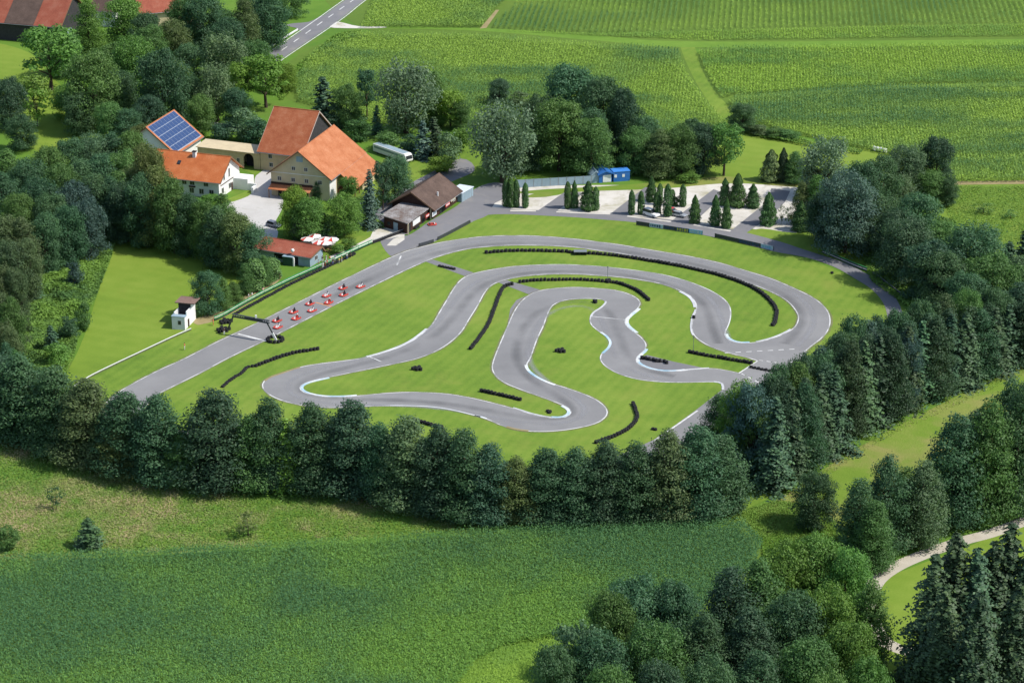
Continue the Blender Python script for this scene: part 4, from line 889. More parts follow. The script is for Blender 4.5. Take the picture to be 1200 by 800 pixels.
KP = [(422.5, 336.3, 'last', 'w'), (401.7, 338, 'fence side of the fifth row', 'k'), (402.5, 346, 'lawn side of the fifth row', 'k'), (382.5, 347, 'fence side of the fourth row', 'w'), (385, 355, 'lawn side of the fourth row', 'r'), (363, 356.5, 'fence side of the third row', 'k'),
      (365.5, 364.4, 'lawn side of the third row', 'w'), (343.7, 366, 'fence side of the second row', 'k'), (347, 373.6, 'lawn side of the second row', 'r'), (324.5, 376.2, 'fence side of the front row', 'k'), (325.5, 383.8, 'lawn side of the front row', 'w')]
HM = {'w': cbk, 'k': cbk, 'r': m_whp}; HN = {'w': 'white suit and black helmet', 'k': 'dark suit and black helmet', 'r': 'red suit and white helmet'}
SU = {'w': cw, 'k': cloth('dark_suit', (.028, .028, .034)), 'r': cre}
for i, (px, py, pos, hc) in enumerate(KP):
    k = k0 if i == 0 else copy_tree(k0)
    k.location = P(px, py, .10); k.rotation_euler.z = kaz + random.uniform(-.06, .06)
    where = 'alone at the back of the starting grid' if pos == 'last' else f'on the {pos} of the starting grid'
    tag(k, f'red racing kart {where}', 'kart', 'karts on the starting grid')
    dm = DRV.copy(); dm.materials.clear(); dm.materials.append(SU[hc]); dr = obj('person', dm); dr.location = k.location; dr.rotation_euler = k.rotation_euler
    tag(dr, f'driver in {HN[hc]}, {pos}' if pos != 'last' else f'driver in {HN[hc]}, alone at the back of the grid', 'driver', 'drivers on the starting grid')
    hm = HEL.copy(); hm.materials.append(HM[hc]); he_ = link(bpy.data.objects.new('helmet', hm), dr); link(bpy.data.objects.new('visor', VIS), he_)
k = copy_tree(k0); k.location = P(506.5, 263.5, .06); k.rotation_euler.z = R(15); tag(k, 'empty red kart parked on the pit lane in front of the clubhouse', 'kart')
def car(name, label, cat, px, py, az, paint, L=4.3, W=1.75, H=1.45, hatch=True):
    r = empty(name, P(px, py, .05), az); tag(r, label, cat)
    h1 = H*.56
    body = MB().prism([(-L/2, -W/2, .28), (L/2-.15, -W/2, .28), (L/2, -W/2, .5), (L/2-.08, -W/2, h1-.12), (L*.16, -W/2, h1), (-L/2+.05, -W/2, h1+.03), (-L/2, -W/2, .6)], (0, W, 0)).build('body', paint, r, bevel=.06)
    x0, x1, x2, x3 = -L/2+.12, -L/2+.55, L*.05, L*.2
    MB().hexa([(x0, -W/2+.1, h1), (x3, -W/2+.1, h1), (x3, W/2-.1, h1), (x0, W/2-.1, h1), (x1, -W/2+.25, H-.04), (x2, -W/2+.25, H-.04), (x2, W/2-.25, H-.04), (x1, W/2-.25, H-.04)]).build('window_glass', m_glass, r)
    MB().hexa([(x1-.05, -W/2+.22, H-.05), (x2+.05, -W/2+.22, H-.05), (x2+.05, W/2-.22, H-.05), (x1-.05, W/2-.22, H-.05), (x1, -W/2+.27, H), (x2, -W/2+.27, H), (x2, W/2-.27, H), (x1, W/2-.27, H)]).build('roof', paint, r)
    for x in (-L*.3, L*.31):
        for y in (-W/2+.08, W/2-.08):
            t = MB().lathe([(.2, -.1), (.3, -.1), (.32, -.06), (.32, .06), (.3, .1), (.2, .1)], n=16).build('wheel', m_blk, r); t.location = (x, y, .32); t.rotation_euler.x = math.pi/2
            MB().tube((0, 0, -.09), (0, 0, .09), .2, n=12).build('rim', m_metal, t)
    for y in (-W/2+.3, W/2-.3):
        MB().box(L/2-.06, L/2+.015, y-.17, y+.17, .52, .64).build('headlight', m_whp, r); MB().box(-L/2-.015, -L/2+.05, y-.15, y+.15, .6, .75).build('tail_light', m_redp, r)
    for s in (-1, 1): MB().box(x3-.15, x3, s*(W/2+.02)-.08, s*(W/2+.02)+.08, h1, h1+.13).build('wing_mirror', paint, r)
    return r
car('parked_car', 'silver grey car parked under the courtyard trees near the bar', 'car', 321, 265.5, R(-38), plain('silver_grey_paint', (.20, .22, .26), .3, .4, var=.05))
def az_px(a, b): d_ = P(*b)-P(*a); return math.atan2(d_.y, d_.x)
car('parked_van', 'white off road car parked behind the slim cypress row', 'car', 763, 253.0, az_px((757, 250), (770, 254)), m_whp, 4.8, 1.9, 1.9)
car('parked_car', 'red car parked between the cypresses at the corner of the car park', 'car', 788, 250.0, az_px((780, 247), (800, 252)), plain('bright_red_paint', (.50, .05, .05), .35), 4.0, 1.7, 1.5)
car('parked_car', 'silver car parked beside the red car in the car park', 'car', 796, 253.5, az_px((785, 251), (800, 254)), plain('silver_paint', (.42, .44, .46), .3, .4), 4.0, 1.7, 1.35)
# coach behind the barn
a, b_ = P(437, 178.5), P(476, 192.5); d = b_-a
cz = empty('coach', a, math.atan2(d.y, d.x)); tag(cz, 'long white coach parked behind the orange roofed barn', 'coach'); Lc = d.length
MB().prism([(0, 0, .4), (Lc-.2, 0, .4), (Lc, 0, .8), (Lc-.35, 0, 2.2), (Lc-.9, 0, 2.6), (.1, 0, 2.6), (0, 0, 2.45)], (0, 2.5, 0)).build('body', m_whp, cz, bevel=.08)
for s, y in ((0, -.025), (1, 2.505)): MB().box(.6, Lc-1.4, y, y+.02, 1.5, 2.1).build('side_window', plain('shade_grey_glass', (.22, .26, .29), .2), cz)  # glass colour carries the grey-blue shade of the coach side
MB().hexa([(Lc-.10, .2, 1.2), (Lc-.03, .2, 1.2), (Lc-.03, 2.3, 1.2), (Lc-.10, 2.3, 1.2), (Lc-.34, .2, 2.15), (Lc-.27, .2, 2.15), (Lc-.27, 2.3, 2.15), (Lc-.34, 2.3, 2.15)]).build('windscreen', m_glass, cz)
MB().box(.4, Lc-1.6, .3, 2.2, 2.605, 2.66).build('roof_panel', m_lgt, cz)
for x in (2.0, Lc-2.2):
    for y in (.15, 2.35): t = MB().tube((0, 0, -.13), (0, 0, .13), .5, n=14).build('wheel', m_blk, cz); t.location = (x, y, .5); t.rotation_euler.x = math.pi/2
# parasols with tables on the bar terrace
m_can = plain('parasol_white', (.74, .70, .68), .7, var=.04); m_canr = plain('parasol_red', (.55, .08, .06), .7)
def make_parasol():
    r = empty('parasol', (0, 0, 0)); MB().tube((0, 0, 0), (0, 0, 2.6), .035).build('pole', m_brnw, r); MB().lathe([(0, .12), (.3, .1), (.32, 0), (0, 0)], n=12).build('base', m_metal, r)
    me = bpy.data.meshes.new('canopy'); v = [(0, 0, 2.75)]; f = []
    for i in range(8): a_ = math.pi/4*i; v.append((1.7*math.cos(a_), 1.7*math.sin(a_), 2.2))
    for i in range(8): v.append((v[i+1][0], v[i+1][1], 2.02))
    for i in range(8): f += [(0, i+1, (i+1) % 8+1), (i+1, i+9, (i+1) % 8+9, (i+1) % 8+1)]
    me.from_pydata(v, [], f); me.materials.append(m_can); me.materials.append(m_canr)
    for i, p_ in enumerate(me.polygons): p_.material_index = 1 if (i//2) % 4 == 0 else 0
    link(bpy.data.objects.new('canopy', me), r); return r
def make_table():
    r = empty('garden_table', (0, 0, 0)); MB().box(-.7, .7, -.4, .4, .70, .74).build('top', m_brnw, r)
    for x in (-.6, .6):
        for y in (-.32, .32): MB().box(x-.03, x+.03, y-.03, y+.03, 0, .7).build('leg', m_brnw, r)
    for y in (-.75, .75): MB().box(-.7, .7, y-.13, y+.13, .42, .46).build('bench_seat', m_brnw, r); MB().box(-.05, .05, min(y, 0), max(y, 0), .36, .41).build('bench_strut', m_brnw, r)
    return r
pp, tt = make_parasol(), make_table()
PU = [(360, 279, 'beside the bar roof corner, under the leafy trees'), (368.5, 275.5, 'farthest back under the leafy trees'), (381, 279, 'in the middle of the terrace'), (389, 279.5, 'at the garden end of the terrace'), (373, 283, 'close behind the bar roof'), (381, 283.5, 'between the bar roof and the middle parasol')]
for i, (px, py, wh_) in enumerate(PU):
    o = pp if i == 0 else copy_tree(pp); q_ = P(px, py, 2.4); o.location = (q_.x, q_.y, 0); o.rotation_euler.z = random.uniform(0, 1); tag(o, f'red and white parasol {wh_}', 'parasol', 'parasols on the bar terrace')
    o = tt if i == 0 else copy_tree(tt); o.location = (q_.x+.9, q_.y-.5, 0); o.rotation_euler.z = R(-26); tag(o, f'brown garden table under the parasol {wh_}', 'table', 'tables on the bar terrace')
sheet('terrace', poly([(352, 284), (364, 272), (396, 276), (392, 288), (380, 291)]), m_yard, .035)
# bench by the shed, silage bales, small wagon
p = P(489.5, 268); bc = empty('bench', p, R(66)); tag(bc, 'dark bench standing before the serving hatch of the shed', 'bench')
MB().box(-1, 1, -.2, .2, .42, .47).build('seat', m_dark, bc); MB().box(-1, 1, .2, .25, .5, .9).build('backrest', m_dark, bc)
for x in (-.8, .8): MB().box(x-.04, x+.04, -.18, .2, 0, .42).build('leg', m_metal, bc)
bl_ = MB().lathe([(0, -.6), (.5, -.6), (.62, -.52), (.62, .52), (.5, .6), (0, .6)], n=18).mesh('silage_bale', smooth=False); bl_.materials.append(m_whp)
for i, (px, py) in enumerate(((1025, 176.6), (1029, 177.3), (1033, 178), (1036.5, 178.7))):
    o = link(bpy.data.objects.new('silage_bale', bl_)); q_ = P(px, py); o.location = (q_.x, q_.y, .62); o.rotation_euler = (math.pi/2, 0, R(20)+i*.1)
    tag(o, 'white wrapped silage bale in the row at the edge of the cornfield', 'bale', 'silage bales by the cornfield')
p = P(399, 226); wg = empty('trailer', p, R(60)); tag(wg, 'orange wooden trailer standing under the barn side roof', 'trailer')
MB().box(-1.8, 1.8, -.9, .9, .6, 1.5).build('body', plain('orange_wood', (.38, .13, .05), .7), wg); MB().box(-1.7, 1.7, -.8, .8, 1.501, 1.7).build('load', m_brnw, wg)
for x in (-1.1, 1.1):
    for y in (-.95, .95): t = MB().tube((0, 0, -.1), (0, 0, .1), .42, n=12).build('wheel', m_blk, wg); t.location = (x, y, .42); t.rotation_euler.x = math.pi/2
MB().bar((1.8, 0, .55), (3.0, 0, .45), .08, .08).build('drawbar', m_metal, wg)
# ================================================================== TREES
m_leaf = leaf_mat('leaves'); m_needle = leaf_mat('needles', .5, .08); m_bark = plain('bark', (.07, .05, .035), .95, var=.35, vscale=3)
def unit(v): return v / np.maximum(np.linalg.norm(v, axis=1, keepdims=True), 1e-9)
def leaves(name, C, Nn, sx, sy, val, up=None):
    """rhombic leaf sprays at points C with normals Nn"""
    n = len(C); a = unit(rng.normal(size=(n, 3))) if up is None else up
    t = unit(np.cross(Nn, a)); b = np.cross(Nn, t)
    sx = np.broadcast_to(sx, (n,))[:, None]; sy = np.broadcast_to(sy, (n,))[:, None]
    V = np.stack([C - t*sx, C - b*sy, C + t*sx, C + b*sy], 1).reshape(-1, 3)
    return np_mesh(name, V, np.arange(4*n).reshape(n, 4), np.repeat(val, 4))
def broad(name, seed, asp, nl=46, per=190, leaf=.022, base=.12, shape='round', lobe=.17, droop=0.0, gap=.0):
    """crown of unit height whose width is 1/asp, made of many lobes of leaf sprays"""
    g = np.random.default_rng(seed); hw = .5/asp; cen, rad = [], []
    def prof(t):
        if shape == 'spire': return min(1.0, .72 + t*2.2)*max(.03, 1-t)**.42*1.08
        if shape == 'egg': return max(.05, 1-((t-.40)/.66)**2)**.5
        if shape == 'vase': return max(.05, 1-((t-.58)/.62)**2)**.5
        return max(.05, 1-((t-.5)/.56)**2)**.5
    tries = 0
    while len(cen) < nl:
        tries += 1; t = g.uniform(.04, .96) if shape != 'spire' else .04 + .92*g.uniform()**1.25
        pr = prof(t)*g.uniform(.72, 1.24); a = g.uniform(0, 6.283); lr = lobe*2*hw*g.uniform(.6, 1.3)*(.42+.58*pr)
        k = max(0.0, pr*hw - lr*.75)*g.uniform(.25, 1)**.5
        p = np.array([math.cos(a)*k, math.sin(a)*k, base + (1-base)*t - (lr*.55 if t > .8 else 0)])
        if tries < 4000 and any(np.linalg.norm(p-q) < max(gap, lr*.42) for q in cen): continue
        cen.append(p); rad.append(lr)
    C, Nn, vv = [], [], []
    for c, r in zip(cen, rad):
        m = int(per*max(.2, r/(lobe*2*hw))**1.6)
        d = unit(g.normal(size=(m, 3))); d[:, 2] = np.where(d[:, 2] < -.3, -d[:, 2]*.6, d[:, 2]); d = unit(d)
        rr = r*(g.uniform(.5, 1.08, size=(m, 1)) + .45*g.uniform(0, 1, size=(m, 1))**6); q = c + d*rr*np.array([1, 1, .85])
        q[:, 2] -= droop*g.uniform(0, 1, m)*r*2.2
        lift = g.uniform(-.17, .17)
        C.append(q); Nn.append(unit(d*1.2 + g.normal(size=(m, 3))*.5 + np.array([0, 0, .2]))); vv.append(np.clip(g.normal(.5+lift, .16, m), 0, 1))
    C = np.concatenate(C); Nn = np.concatenate(Nn); vv = np.concatenate(vv)
    keep = C[:, 2] > max(.004, base*.6); C, Nn, vv = C[keep], Nn[keep], vv[keep]
    zmx = np.quantile(C[:, 2], .997); C[:, 2] *= 1.0/zmx
    s = leaf*g.uniform(.6, 1.4, len(C))
    me = leaves(name, C, Nn, s, s*.62, vv); me.materials.append(m_leaf); return me
def conifer(name, seed, asp, tiers=24, nb=9, spray=15, leaf=.020, base=.04, droop=.35, power=.85):
    g = np.random.default_rng(seed); hw = .5/asp; C, Nn, vv, up = [], [], [], []
    for i in range(tiers):
        t = i/tiers; z = base + (1-base)*(t**.92); Rm = hw*((1-t)**power)*g.uniform(.82, 1.15) + .012
        for k in range(max(4, int(nb*(1-.45*t)))):
            a = g.uniform(0, 6.283); rl = Rm*g.uniform(.65, 1.2); n = max(4, int(spray*(rl/hw)**.7)+3); lift = g.uniform(-.2, .2)
            for q in range(n):
                f = (q+.6)/n; r = rl*f; zz = z - droop*rl*f*f + .10*rl*f
                side = g.normal(0, .17*rl*(1-f*.5)); dirv_ = np.array([math.cos(a), math.sin(a), 0]); sv = np.array([-math.sin(a), math.cos(a), 0])
                C.append(dirv_*r + sv*side + np.array([0, 0, zz - abs(side)*.35])); nn = np.array([math.cos(a)*.55, math.sin(a)*.55, .8]) + g.normal(size=3)*.38; Nn.append(nn); up.append(sv + g.normal(size=3)*.3)
                vv.append(np.clip(.5 + lift + (f-.5)*.35 + g.normal(0, .12), 0, 1))
    C = np.array(C); C[:, 2] = np.clip(C[:, 2], .005, None); C[:, 2] /= C[:, 2].max(); s = leaf*g.uniform(.6, 1.35, len(C))
    me = leaves(name, C, unit(np.array(Nn)), s*.75, s*1.25, np.array(vv), unit(np.array(up))); me.materials.append(m_needle); return me
def column(name, seed, asp, n=3200, leaf=.016, top=.55, cone=False):
    g = np.random.default_rng(seed); hw = .5/asp
    z = g.uniform(.01, 1, n); prof = np.minimum(1, (z/.08)**.5)*np.where(z > top, np.sqrt(np.clip(1-((z-top)/(1-top))**2, 0, 1)), 1.0)
    if cone: prof = np.minimum(1, .62+z*2.2)*np.clip(1.02-z, 0, 1)**.62*(1+.13*np.sin(z*31+seed)+.07*np.sin(z*17))
    a = g.uniform(0, 6.283, n); rr = hw*prof*g.uniform(.70, 1.08, n)*(1+.10*np.sin(a*3+z*9)+(.12*np.sin(a*5-z*23) if cone else 0))
    d = np.stack([np.cos(a), np.sin(a), np.full(n, .35)], 1); C = np.stack([np.cos(a)*rr, np.sin(a)*rr, z], 1)
    s = leaf*g.uniform(.6, 1.4, n); me = leaves(name, C, unit(d + g.normal(size=(n, 3))*.4), s*.6, s*1.4, np.clip(g.normal(.5, .2, n), 0, 1), np.tile([[0, 0, 1.0]], (n, 1))+g.normal(size=(n, 3))*.3)
    me.materials.append(m_needle); return me
def trunk(name, seed, h=.55, r=.022, limbs=5, spread=.22):
    g = random.Random(seed); m = MB(); pts = [(0, 0, -.01), (g.uniform(-.01, .01), g.uniform(-.01, .01), h*.5), (g.uniform(-.02, .02), g.uniform(-.02, .02), h), (0, 0, min(.93, h*1.5))]; rs = [r*1.25, r*.85, r*.6, r*.15]
    for a, b, ra, rb in zip(pts, pts[1:], rs, rs[1:]): m.tube(a, b, ra, rb, 7, False)
    for i in range(limbs):
        a = 6.283*i/limbs + g.uniform(-.4, .4); z = h*g.uniform(.45, .95); e = (spread*math.cos(a), spread*math.sin(a), z + g.uniform(.12, .3))
        m.tube((0, 0, z), (e[0]*.6, e[1]*.6, z+(e[2]-z)*.7), r*.5, r*.28, 5, False); m.tube((e[0]*.6, e[1]*.6, z+(e[2]-z)*.7), e, r*.28, r*.08, 5, False)
    me = m.mesh(name, smooth=True); me.materials.append(m_bark); return me
PROTO = {   # kind: list of (crown mesh, trunk mesh, width/height)
    'round': [(broad('crown', 11+i, 1.12, 95, 260, .0135, .01, 'egg', .16), trunk('trunk', i, .5, .026, 6, .3), 1/1.12) for i in range(4)],
    'tall': [(broad('crown', 31+i, 1.75, 120, 210, .0105, .0, 'spire', .19), trunk('trunk', 10+i, .6, .02, 5, .16), 1/1.75) for i in range(5)],
    'willow': [(broad('crown', 51+i, 1.1, 46, 260, .017, .10, 'vase', .18, .5), trunk('trunk', 20+i, .4, .035, 7, .3), 1/1.1) for i in range(2)],
    'open': [(broad('crown', 61+i, 1.15, 44, 120, .021, .24, 'round', .14, gap=.06), trunk('trunk', 30+i, .5, .024, 8, .32), 1/1.15) for i in range(2)],
    'spruce': [(conifer('crown', 71+i, 2.3, 34, 14, 22, .0125), trunk('trunk', 40+i, .7, .014, 0), 1/2.3) for i in range(4)],
    'big_spruce': [(conifer('crown', 81+i, 2.1, 40, 14, 30, .0098, .03, .6, .72), trunk('trunk', 44+i, .75, .013, 0), 1/2.1) for i in range(3)],
    'column': [(column('crown', 91+i, 4.4), trunk('trunk', 50+i, .5, .02, 0), 1/4.4) for i in range(2)],
    'cone': [(conifer('crown', 95+i, 1.75, 22, 15, 15, .024, .02, .12, .6), trunk('trunk', 55+i, .5, .022, 0), 1/1.75) for i in range(3)],
    'bushy_cone': [(column('crown', 120+i, 1.5, 5200, .022, .5, True), trunk('trunk', 70+i, .5, .022, 0), 1/1.5) for i in range(3)],
    'shrub': [(broad('crown', 101+i, 1.0, 26, 130, .034, .0, 'round', .22), trunk('trunk', 60+i, .3, .02, 6, .25), 1.0) for i in range(3)],
    'sparse': [(broad('crown', 111, 1.0, 16, 34, .04, .1, 'round', .2, gap=.1), trunk('trunk', 65, .5, .018, 8, .32), 1.0)],
}
NAME = {'round': 'leafy_tree', 'tall': 'leafy_tree', 'willow': 'willow_tree', 'open': 'leafy_tree', 'spruce': 'spruce_tree', 'big_spruce': 'spruce_tree', 'column': 'cypress_tree', 'cone': 'conifer_tree', 'bushy_cone': 'conifer_tree', 'shrub': 'shrub', 'sparse': 'shrub'}
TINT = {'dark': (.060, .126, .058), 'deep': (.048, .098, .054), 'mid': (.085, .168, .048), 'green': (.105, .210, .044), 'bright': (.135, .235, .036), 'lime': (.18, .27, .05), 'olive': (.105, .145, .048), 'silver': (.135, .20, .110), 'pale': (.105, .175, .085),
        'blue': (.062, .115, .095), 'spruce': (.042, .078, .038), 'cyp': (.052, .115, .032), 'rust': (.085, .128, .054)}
tree_i = 0
def place(kind, x, y, h, wd, tint, label, group=None, cat=None, z0=0.0):
    global tree_i
    tree_i += 1; g = random.Random(tree_i*7919)
    cr, tk, wh_ = PROTO[kind][tree_i*5 % len(PROTO[kind])] if len(PROTO[kind]) > 1 else PROTO[kind][0]
    r = empty(NAME[kind], (x, y, z0), g.uniform(0, 6.283))
    tag(r, label, cat or ('shrub' if kind in ('shrub', 'sparse') else 'tree'), group)
    s = (wd/wh_, wd/wh_*g.uniform(.92, 1.08), h)
    c = bpy.data.objects.new('crown', cr); link(c, r); c.scale = s
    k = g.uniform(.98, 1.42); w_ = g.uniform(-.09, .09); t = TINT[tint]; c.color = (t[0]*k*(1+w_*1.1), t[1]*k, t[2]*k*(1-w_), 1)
    b = bpy.data.objects.new('trunk', tk); link(b, r); b.scale = s
    return r
def T(kind, bx, by, ty, wpx, tint, label, group=None):
    """tree whose foot and tip were surveyed"""
    p = P(bx, by); h = height_at(p.x, p.y, ty); return place(kind, p.x, p.y, h, wpx/px_scale(p.x, p.y), tint, label, group)
def TT(kind, px, ty, h, wpx, tint, label, group=None):
    """tree whose tip was surveyed, of known height"""
    p = P(px, ty, h*.97); return place(kind, p.x, p.y, h, wpx/px_scale(p.x, p.y), tint, label, group)
ORD = ['first', 'second', 'third', 'fourth', 'fifth', 'sixth', 'seventh', 'eighth', 'ninth', 'tenth', 'eleventh', 'twelfth', 'thirteenth', 'fourteenth', 'fifteenth', 'sixteenth', 'seventeenth', 'eighteenth', 'nineteenth', 'twentieth', 'twenty-first', 'twenty-second', 'twenty-third', 'twenty-fourth', 'twenty-fifth', 'twenty-sixth', 'twenty-seventh', 'twenty-eighth', 'twenty-ninth', 'thirtieth']
LOOK = {'dark': 'dark green leafy', 'deep': 'very dark leafy', 'mid': 'mid green leafy', 'green': 'fresh green leafy', 'bright': 'bright green leafy', 'olive': 'olive green leafy', 'rust': 'brownish green leafy', 'spruce': 'dark spruce', 'silver': 'silvery leafy', 'pale': 'pale grey green leafy', 'lime': 'yellowish green leafy', 'blue': 'bluish green'}
# the belt between the circuit and the meadow
BELT = [(-6, 506, 412, 72, 'deep'), (30, 516, 417, 68, 'dark'), (68, 528, 431, 66, 'dark'), (106, 542, 446, 64, 'rust'), (140, 557, 502, 42, 'olive'), (150, 552, 461, 66, 'dark'), (190, 562, 464, 62, 'dark'), (215, 567, 508, 42, 'mid'), (255, 568, 459, 80, 'deep'),
        (299, 571, 487, 52, 'mid'), (318, 571, 468, 52, 'dark'), (337, 574, 491, 44, 'bright'), (367, 575, 474, 58, 'dark'), (415, 577, 471, 68, 'deep'), (448, 586, 497, 48, 'dark'), (479, 593, 489, 62, 'pale'), (514, 602, 500, 58, 'deep'), (545, 608, 504, 52, 'dark'),
        (575, 610, 521, 50, 'deep'), (606, 611, 536, 44, 'olive'), (640, 611, 527, 54, 'dark'), (675, 611, 526, 54, 'dark'), (708, 611, 518, 54, 'deep'), (745, 610, 519, 56, 'dark'), (782, 609, 505, 56, 'rust'), (815, 606, 501, 60, 'dark'), (843, 597, 511, 58, 'dark')]
for i, (bx, by, ty, w_, tn) in enumerate(BELT):
    T('tall' if tn != 'bright' else 'spruce', bx, by, ty, w_*1.3, tn, f'{LOOK[tn]} tree, {ORD[i]} from the west end of the belt below the circuit', 'trees of the belt below the circuit')
for i in range(25):   # a second, inner row closes the belt
    a = BELT[i]; b = BELT[i+1]; bx, by = (a[0]+b[0])/2 + 4, (a[1]+b[1])/2 - 17; tn = ('dark', 'deep', 'mid')[i % 3]
    ty = max((a[2]+b[2])/2, 462 if bx > 120 else 425) + 14 + (i*37 % 9)
    T('tall', bx, by, ty, 60, tn, 'leafy tree of the inner row of the belt, behind the front trees', 'inner row trees of the belt below the circuit')
# the eastern wood
def yb(x): return float(np.interp(x, (880, 905, 940, 1000, 1060, 1130, 1200, 1260), (592, 582, 558, 513, 484, 454, 424, 398)))
def topline(x): return float(np.interp(x, (842, 866, 905, 936, 958, 978, 996, 1047, 1073, 1101, 1158, 1215, 1260), (462, 449, 433, 416, 407, 392, 371, 365, 353, 346, 338, 325, 318)))
n = 0
for x in range(906, 1250, 17):
    n += 1; tn = ('spruce', 'deep', 'spruce', 'dark')[n % 4]; y = yb(x) - 3 - (n*31 % 9); T('spruce' if n % 3 else 'tall', x, y, max(y - 92 - (n*17 % 21), topline(x)+24), 56, tn, f'dark {"spruce" if n % 3 else "upright tree"}, {ORD[n-1]} from the lower end of the front edge of the eastern wood', 'front trees of the eastern wood')
for x in range(915, 1250, 24): y = yb(x) - 16; T('tall', x, y, max(y - 98, topline(x)+18), 52, 'deep', 'very dark tree just behind the front edge of the eastern wood', 'second line trees of the eastern wood')
n = 0
for x in range(878, 1240, 27):
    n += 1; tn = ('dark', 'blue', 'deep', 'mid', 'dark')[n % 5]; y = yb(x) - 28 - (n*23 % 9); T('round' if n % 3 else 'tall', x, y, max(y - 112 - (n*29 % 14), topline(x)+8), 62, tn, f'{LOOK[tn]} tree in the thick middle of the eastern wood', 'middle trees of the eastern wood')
EB = [(842, 532, 462, 52, 'dark'), (866, 548, 449, 62, 'green'), (884, 560, 463, 50, 'mid'), (897, 552, 440, 52, 'dark'), (912, 528, 428, 50, 'dark'), (936, 517, 417, 48, 'deep'), (958, 505, 407, 50, 'blue'), (978, 492, 393, 48, 'deep'), (996, 478, 371, 50, 'dark'), (1022, 468, 371, 44, 'deep'), (1047, 462, 365, 46, 'dark'),
      (1073, 452, 353, 48, 'dark'), (1101, 440, 346, 48, 'rust'), (1128, 432, 340, 46, 'mid'), (1158, 420, 338, 50, 'dark'), (1188, 408, 332, 50, 'deep'), (1215, 395, 325, 50, 'dark'), (1010, 490, 398, 46, 'blue'), (1085, 462, 378, 44, 'rust'), (1060, 478, 392, 40, 'blue')]
for i, (bx, by, ty, w_, tn) in enumerate(EB): T('round' if i % 3 else 'tall', bx, by, ty, w_, tn, f'{LOOK[tn]} tree, {ORD[i]} along the track side of the eastern wood', 'track side trees of the eastern wood')
# below the dry meadow
T('round', 953, 619, 555, 58, 'dark', 'lone bushy green tree on the dry meadow, its shadow lying beside it')
LG = [(1004, 657, 562, 54, 'dark'), (1036, 646, 535, 58, 'dark'), (1077, 640, 541, 58, 'pale'), (1056, 628, 548, 44, 'mid'), (1022, 668, 588, 48, 'mid')]
for i, (bx, by, ty, w_, tn) in enumerate(LG): T('tall', bx, by, ty, w_*1.1, tn, f'{LOOK[tn]} tree, {ORD[i]} of the clump between dry meadow and gravel path', 'clump between the dry meadow and the gravel path')
LW = [(1114, 614, 488, 74, 'dark'), (1152, 610, 470, 70, 'mid'), (1187, 602, 452, 66, 'dark'), (1220, 592, 436, 70, 'deep'), (1138, 585, 482, 56, 'deep'), (1175, 572, 446, 60, 'dark'), (1210, 556, 428, 60, 'mid')]
for i, (bx, by, ty, w_, tn) in enumerate(LW): T('tall', bx, by, ty, w_*1.1, tn, f'tall {LOOK[tn]} tree, {ORD[i]} of the high grove beside the gravel path', 'high grove beside the gravel path')
for i, (bx, by) in enumerate(((948, 648), (985, 660), (1150, 616), (1180, 609))):
    T('shrub', bx, by, by-17, 34, 'green', f'low green shrub, {ORD[i]} along the foot of the eastern tree clumps', 'shrubs at the foot of the eastern clumps')
# the near wood at the bottom edge
NB = [(748, 683, 84, 'dark', 'round'), (716, 699, 66, 'mid', 'round'), (790, 687, 70, 'dark', 'round'), (858, 669, 72, 'deep', 'tall'), (892, 660, 70, 'mid', 'tall'), (925, 640, 72, 'green', 'round'), (962, 632, 78, 'green', 'round'), (994, 648, 66, 'green', 'round'), (1022, 684, 56, 'mid', 'tall'), (675, 735, 66, 'pale', 'open'), (648, 762, 60, 'dark', 'round'),
      (700, 745, 72, 'dark', 'round'), (768, 735, 78, 'mid', 'round'), (825, 722, 70, 'dark', 'tall'), (880, 716, 70, 'deep', 'tall'), (930, 698, 72, 'dark', 'round'), (975, 692, 70, 'green', 'round'), (1000, 735, 72, 'green', 'round'), (948, 752, 74, 'mid', 'round'), (890, 768, 70, 'dark', 'tall'), (835, 775, 70, 'dark', 'round'), (775, 782, 74, 'deep', 'round'), (715, 786, 66, 'mid', 'round'), (1022, 776, 60, 'green', 'round'), (970, 792, 60, 'mid', 'round')]
for i, (px, ty, w_, tn, kd) in enumerate(NB): TT(kd, px, ty, 17 if i < 9 else 16, w_*1.08, tn, f'{LOOK[tn]} tree, {ORD[i]} of the nearest wood beside the lower cornfield', 'nearest wood beside the lower cornfield')
SPR = [(1122, 631, 29, 104, 'spruce'), (1098, 655, 26, 90, 'spruce'), (1147, 648, 27, 92, 'deep'), (1186, 620, 29, 104, 'spruce'), (1168, 640, 27, 90, 'spruce'), (1212, 632, 28, 96, 'deep'), (1110, 690, 24, 84, 'spruce'), (1150, 700, 25, 84, 'spruce'), (1196, 690, 25, 84, 'spruce')]
for i, (px, ty, h, w_, tn) in enumerate(SPR): TT('big_spruce', px, ty, h, w_*1.15, tn, f'tall drooping spruce, {ORD[i]} of the spruce group beside the gravel path bend', 'spruce group beside the gravel path bend')
TT('shrub', 1083, 778, 5, 46, 'bright', 'bright green bush at the foot of the tall drooping spruces')
# meadow shrubs
T('sparse', 66, 597, 570, 24, 'dark', 'thin young tree standing alone in the dry straw of the meadow'); T('cone', 105, 641, 608, 36, 'dark', 'dense dark green bush at the edge of the lower cornfield'); T('shrub', 9, 645, 617, 32, 'mid', 'ragged bush at the cornfield edge on the western margin'); T('sparse', 291, 628, 601, 36, 'olive', 'straggly brownish bush on the meadow above the cornfield')
T('shrub', 520, 600, 580, 30, 'mid', 'low bush in the grass at the foot of the tree belt')
